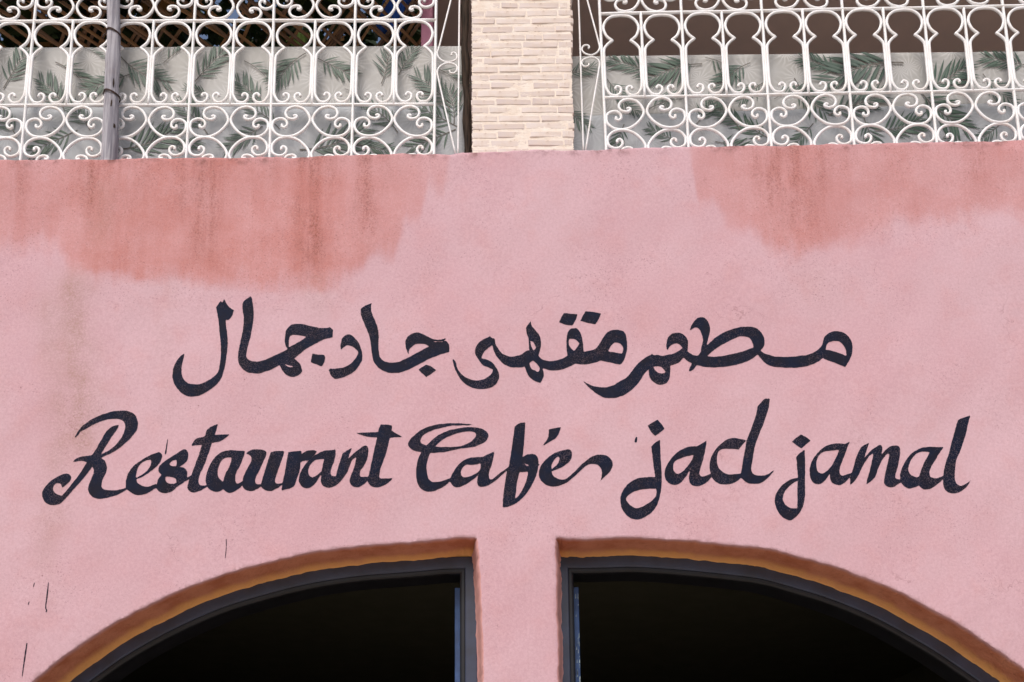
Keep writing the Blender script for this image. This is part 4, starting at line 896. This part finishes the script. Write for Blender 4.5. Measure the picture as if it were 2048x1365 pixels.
# bamboo trellis roof
tr_ = empty('bamboo_trellis', (-2.2, 1.2, CEIL - .15), 'brown split bamboo trellis roof of crossed laths above the terrace', 'trellis')
v, f = tube(np.array([(x, 0, 0) for x in np.linspace(-1.6, 1.6, 12)]), [.016 + .0015 * (i % 3 == 0) for i in range(12)], 7, .7); ml_ = bpy.data.meshes.new('lath'); ml_.from_pydata([tuple(q) for q in v], [], f); ml_.materials.append(M['lath'])
for d, zz in ((1, 0.0), (-1, .035)):
    for k in range(24):
        for dd in (0, .035):
            if dd and random.random() < .45: continue
            a = d * (R(48) + random.gauss(0, .05)); xc = -1.9 + k * .19 + random.gauss(0, .025) + dd
            tmax = min(1.6, (xs_ - .04 + 2.2 - xc) / math.cos(a)); tmin = -1.6
            if tmax - tmin < .25: continue
            o = link_obj('lath', ml_, tr_); o.rotation_euler = (random.gauss(0, .01), random.gauss(0, .006), a); tm = (tmax + tmin) / 2
            o.location = (xc + tm * math.cos(a), tm * math.sin(a) + random.gauss(0, .03), zz + random.gauss(0, .006)); o.scale = ((tmax - tmin) / 3.2, random.uniform(.7, 1.2), 1)
for y_ in (.0, 1.25):
    v, f = tube(np.array([(x, y_ - .75, -.05 + .01 * math.sin(x * 2)) for x in np.linspace(-3.4, xs_ + 2.15, 30)]), .042, 10); link_mesh('beam', v, f, M['bark'], tr_, True)
# climbing plant lying over the trellis
vine = empty('climbing_plant', (-2.4, 1.6, CEIL), 'dark leafy climbing plant spread over the bamboo trellis roof', 'plant')
V = []; F = []; tone = []
for k in range(15000):
    x = random.uniform(-2.9, xs_ + 2.22); y = random.uniform(-1.6, 1.9)
    dens = .78 + .30 * math.sin(x * 2.3 + 1) * math.sin(y * 2.9) + .2 * math.sin(x * 6.1 + y * 5)
    if x > .55: dens -= .25
    if random.random() > dens: continue
    z = random.uniform(.0, .55); ln = random.uniform(.09, .19); w = ln * random.uniform(.3, .45)
    Rm = Matrix.Rotation(random.uniform(0, 6.28), 3, 'Z') @ Matrix.Rotation(random.gauss(0, .6), 3, 'X') @ Matrix.Rotation(random.gauss(0, .6), 3, 'Y')
    b = len(V); tn_ = random.random()
    for q in ((0, 0, 0), (ln * .4, w, .012), (ln, 0, -.01), (ln * .4, -w, .012)):
        V.append(tuple(Vector((x, y, z)) + Rm @ Vector(q))); tone.append(tn_)
    F += [(b, b+1, b+2), (b, b+2, b+3)]
cr = link_mesh('crown', V, F, M['vine'], vine); fattr(cr.data, 'tone', tone)
for k in range(7):
    p = np.array([(random.uniform(-2.6, .6), random.uniform(-1.2, 1.6), random.uniform(.05, .2))]); st = [p[0]]
    a = random.uniform(0, 6.28)
    for i in range(14): a += random.gauss(0, .35); st.append(st[-1] + np.array([math.cos(a) * .14, math.sin(a) * .14, random.gauss(0, .02)]))
    v, f = tube(np.array(st), np.linspace(.014, .005, 15), 6); link_mesh('stem', v, f, M['bark'], vine, True)
# a blue and a lime sheet slung under the trellis
def sheet(name, corners, mat, label, cat):
    n = 14; A, B, C_, D_ = [np.array(q) for q in corners]; V = []
    for j in range(n + 1):
        for i in range(n + 1):
            s, t = i / n, j / n; p = (A * (1 - s) + B * s) * (1 - t) + (D_ * (1 - s) + C_ * s) * t
            p = p + np.array([0, 0, -.10 * math.sin(math.pi * s) * math.sin(math.pi * t) + .012 * math.sin(s * 19 + t * 5)]); V.append(p)
    base = np.array(V).mean(0); F = [(j*(n+1)+i, j*(n+1)+i+1, (j+1)*(n+1)+i+1, (j+1)*(n+1)+i) for j in range(n) for i in range(n)]
    o = link_mesh(name, np.array(V) - base, F, mat, None, True); o.location = tuple(base)
    m = o.modifiers.new('thickness', 'SOLIDIFY'); m.thickness = .004
    return tag(o, label, cat)
zt_ = CEIL - .04
sheet('blue_sheet', [PZ(748, 66, zt_), PZ(800, 76, zt_), PZ(838, -30, zt_), PZ(775, -30, zt_)], M['tarp'], 'bright blue plastic sheet hung above the bamboo trellis', 'sheet')
sheet('green_sheet', [PZ(572, 84, zt_), PZ(612, 92, zt_), PZ(622, 68, zt_), PZ(590, 62, zt_)], M['lime'], 'small lime green cloth hung above the bamboo trellis', 'cloth')
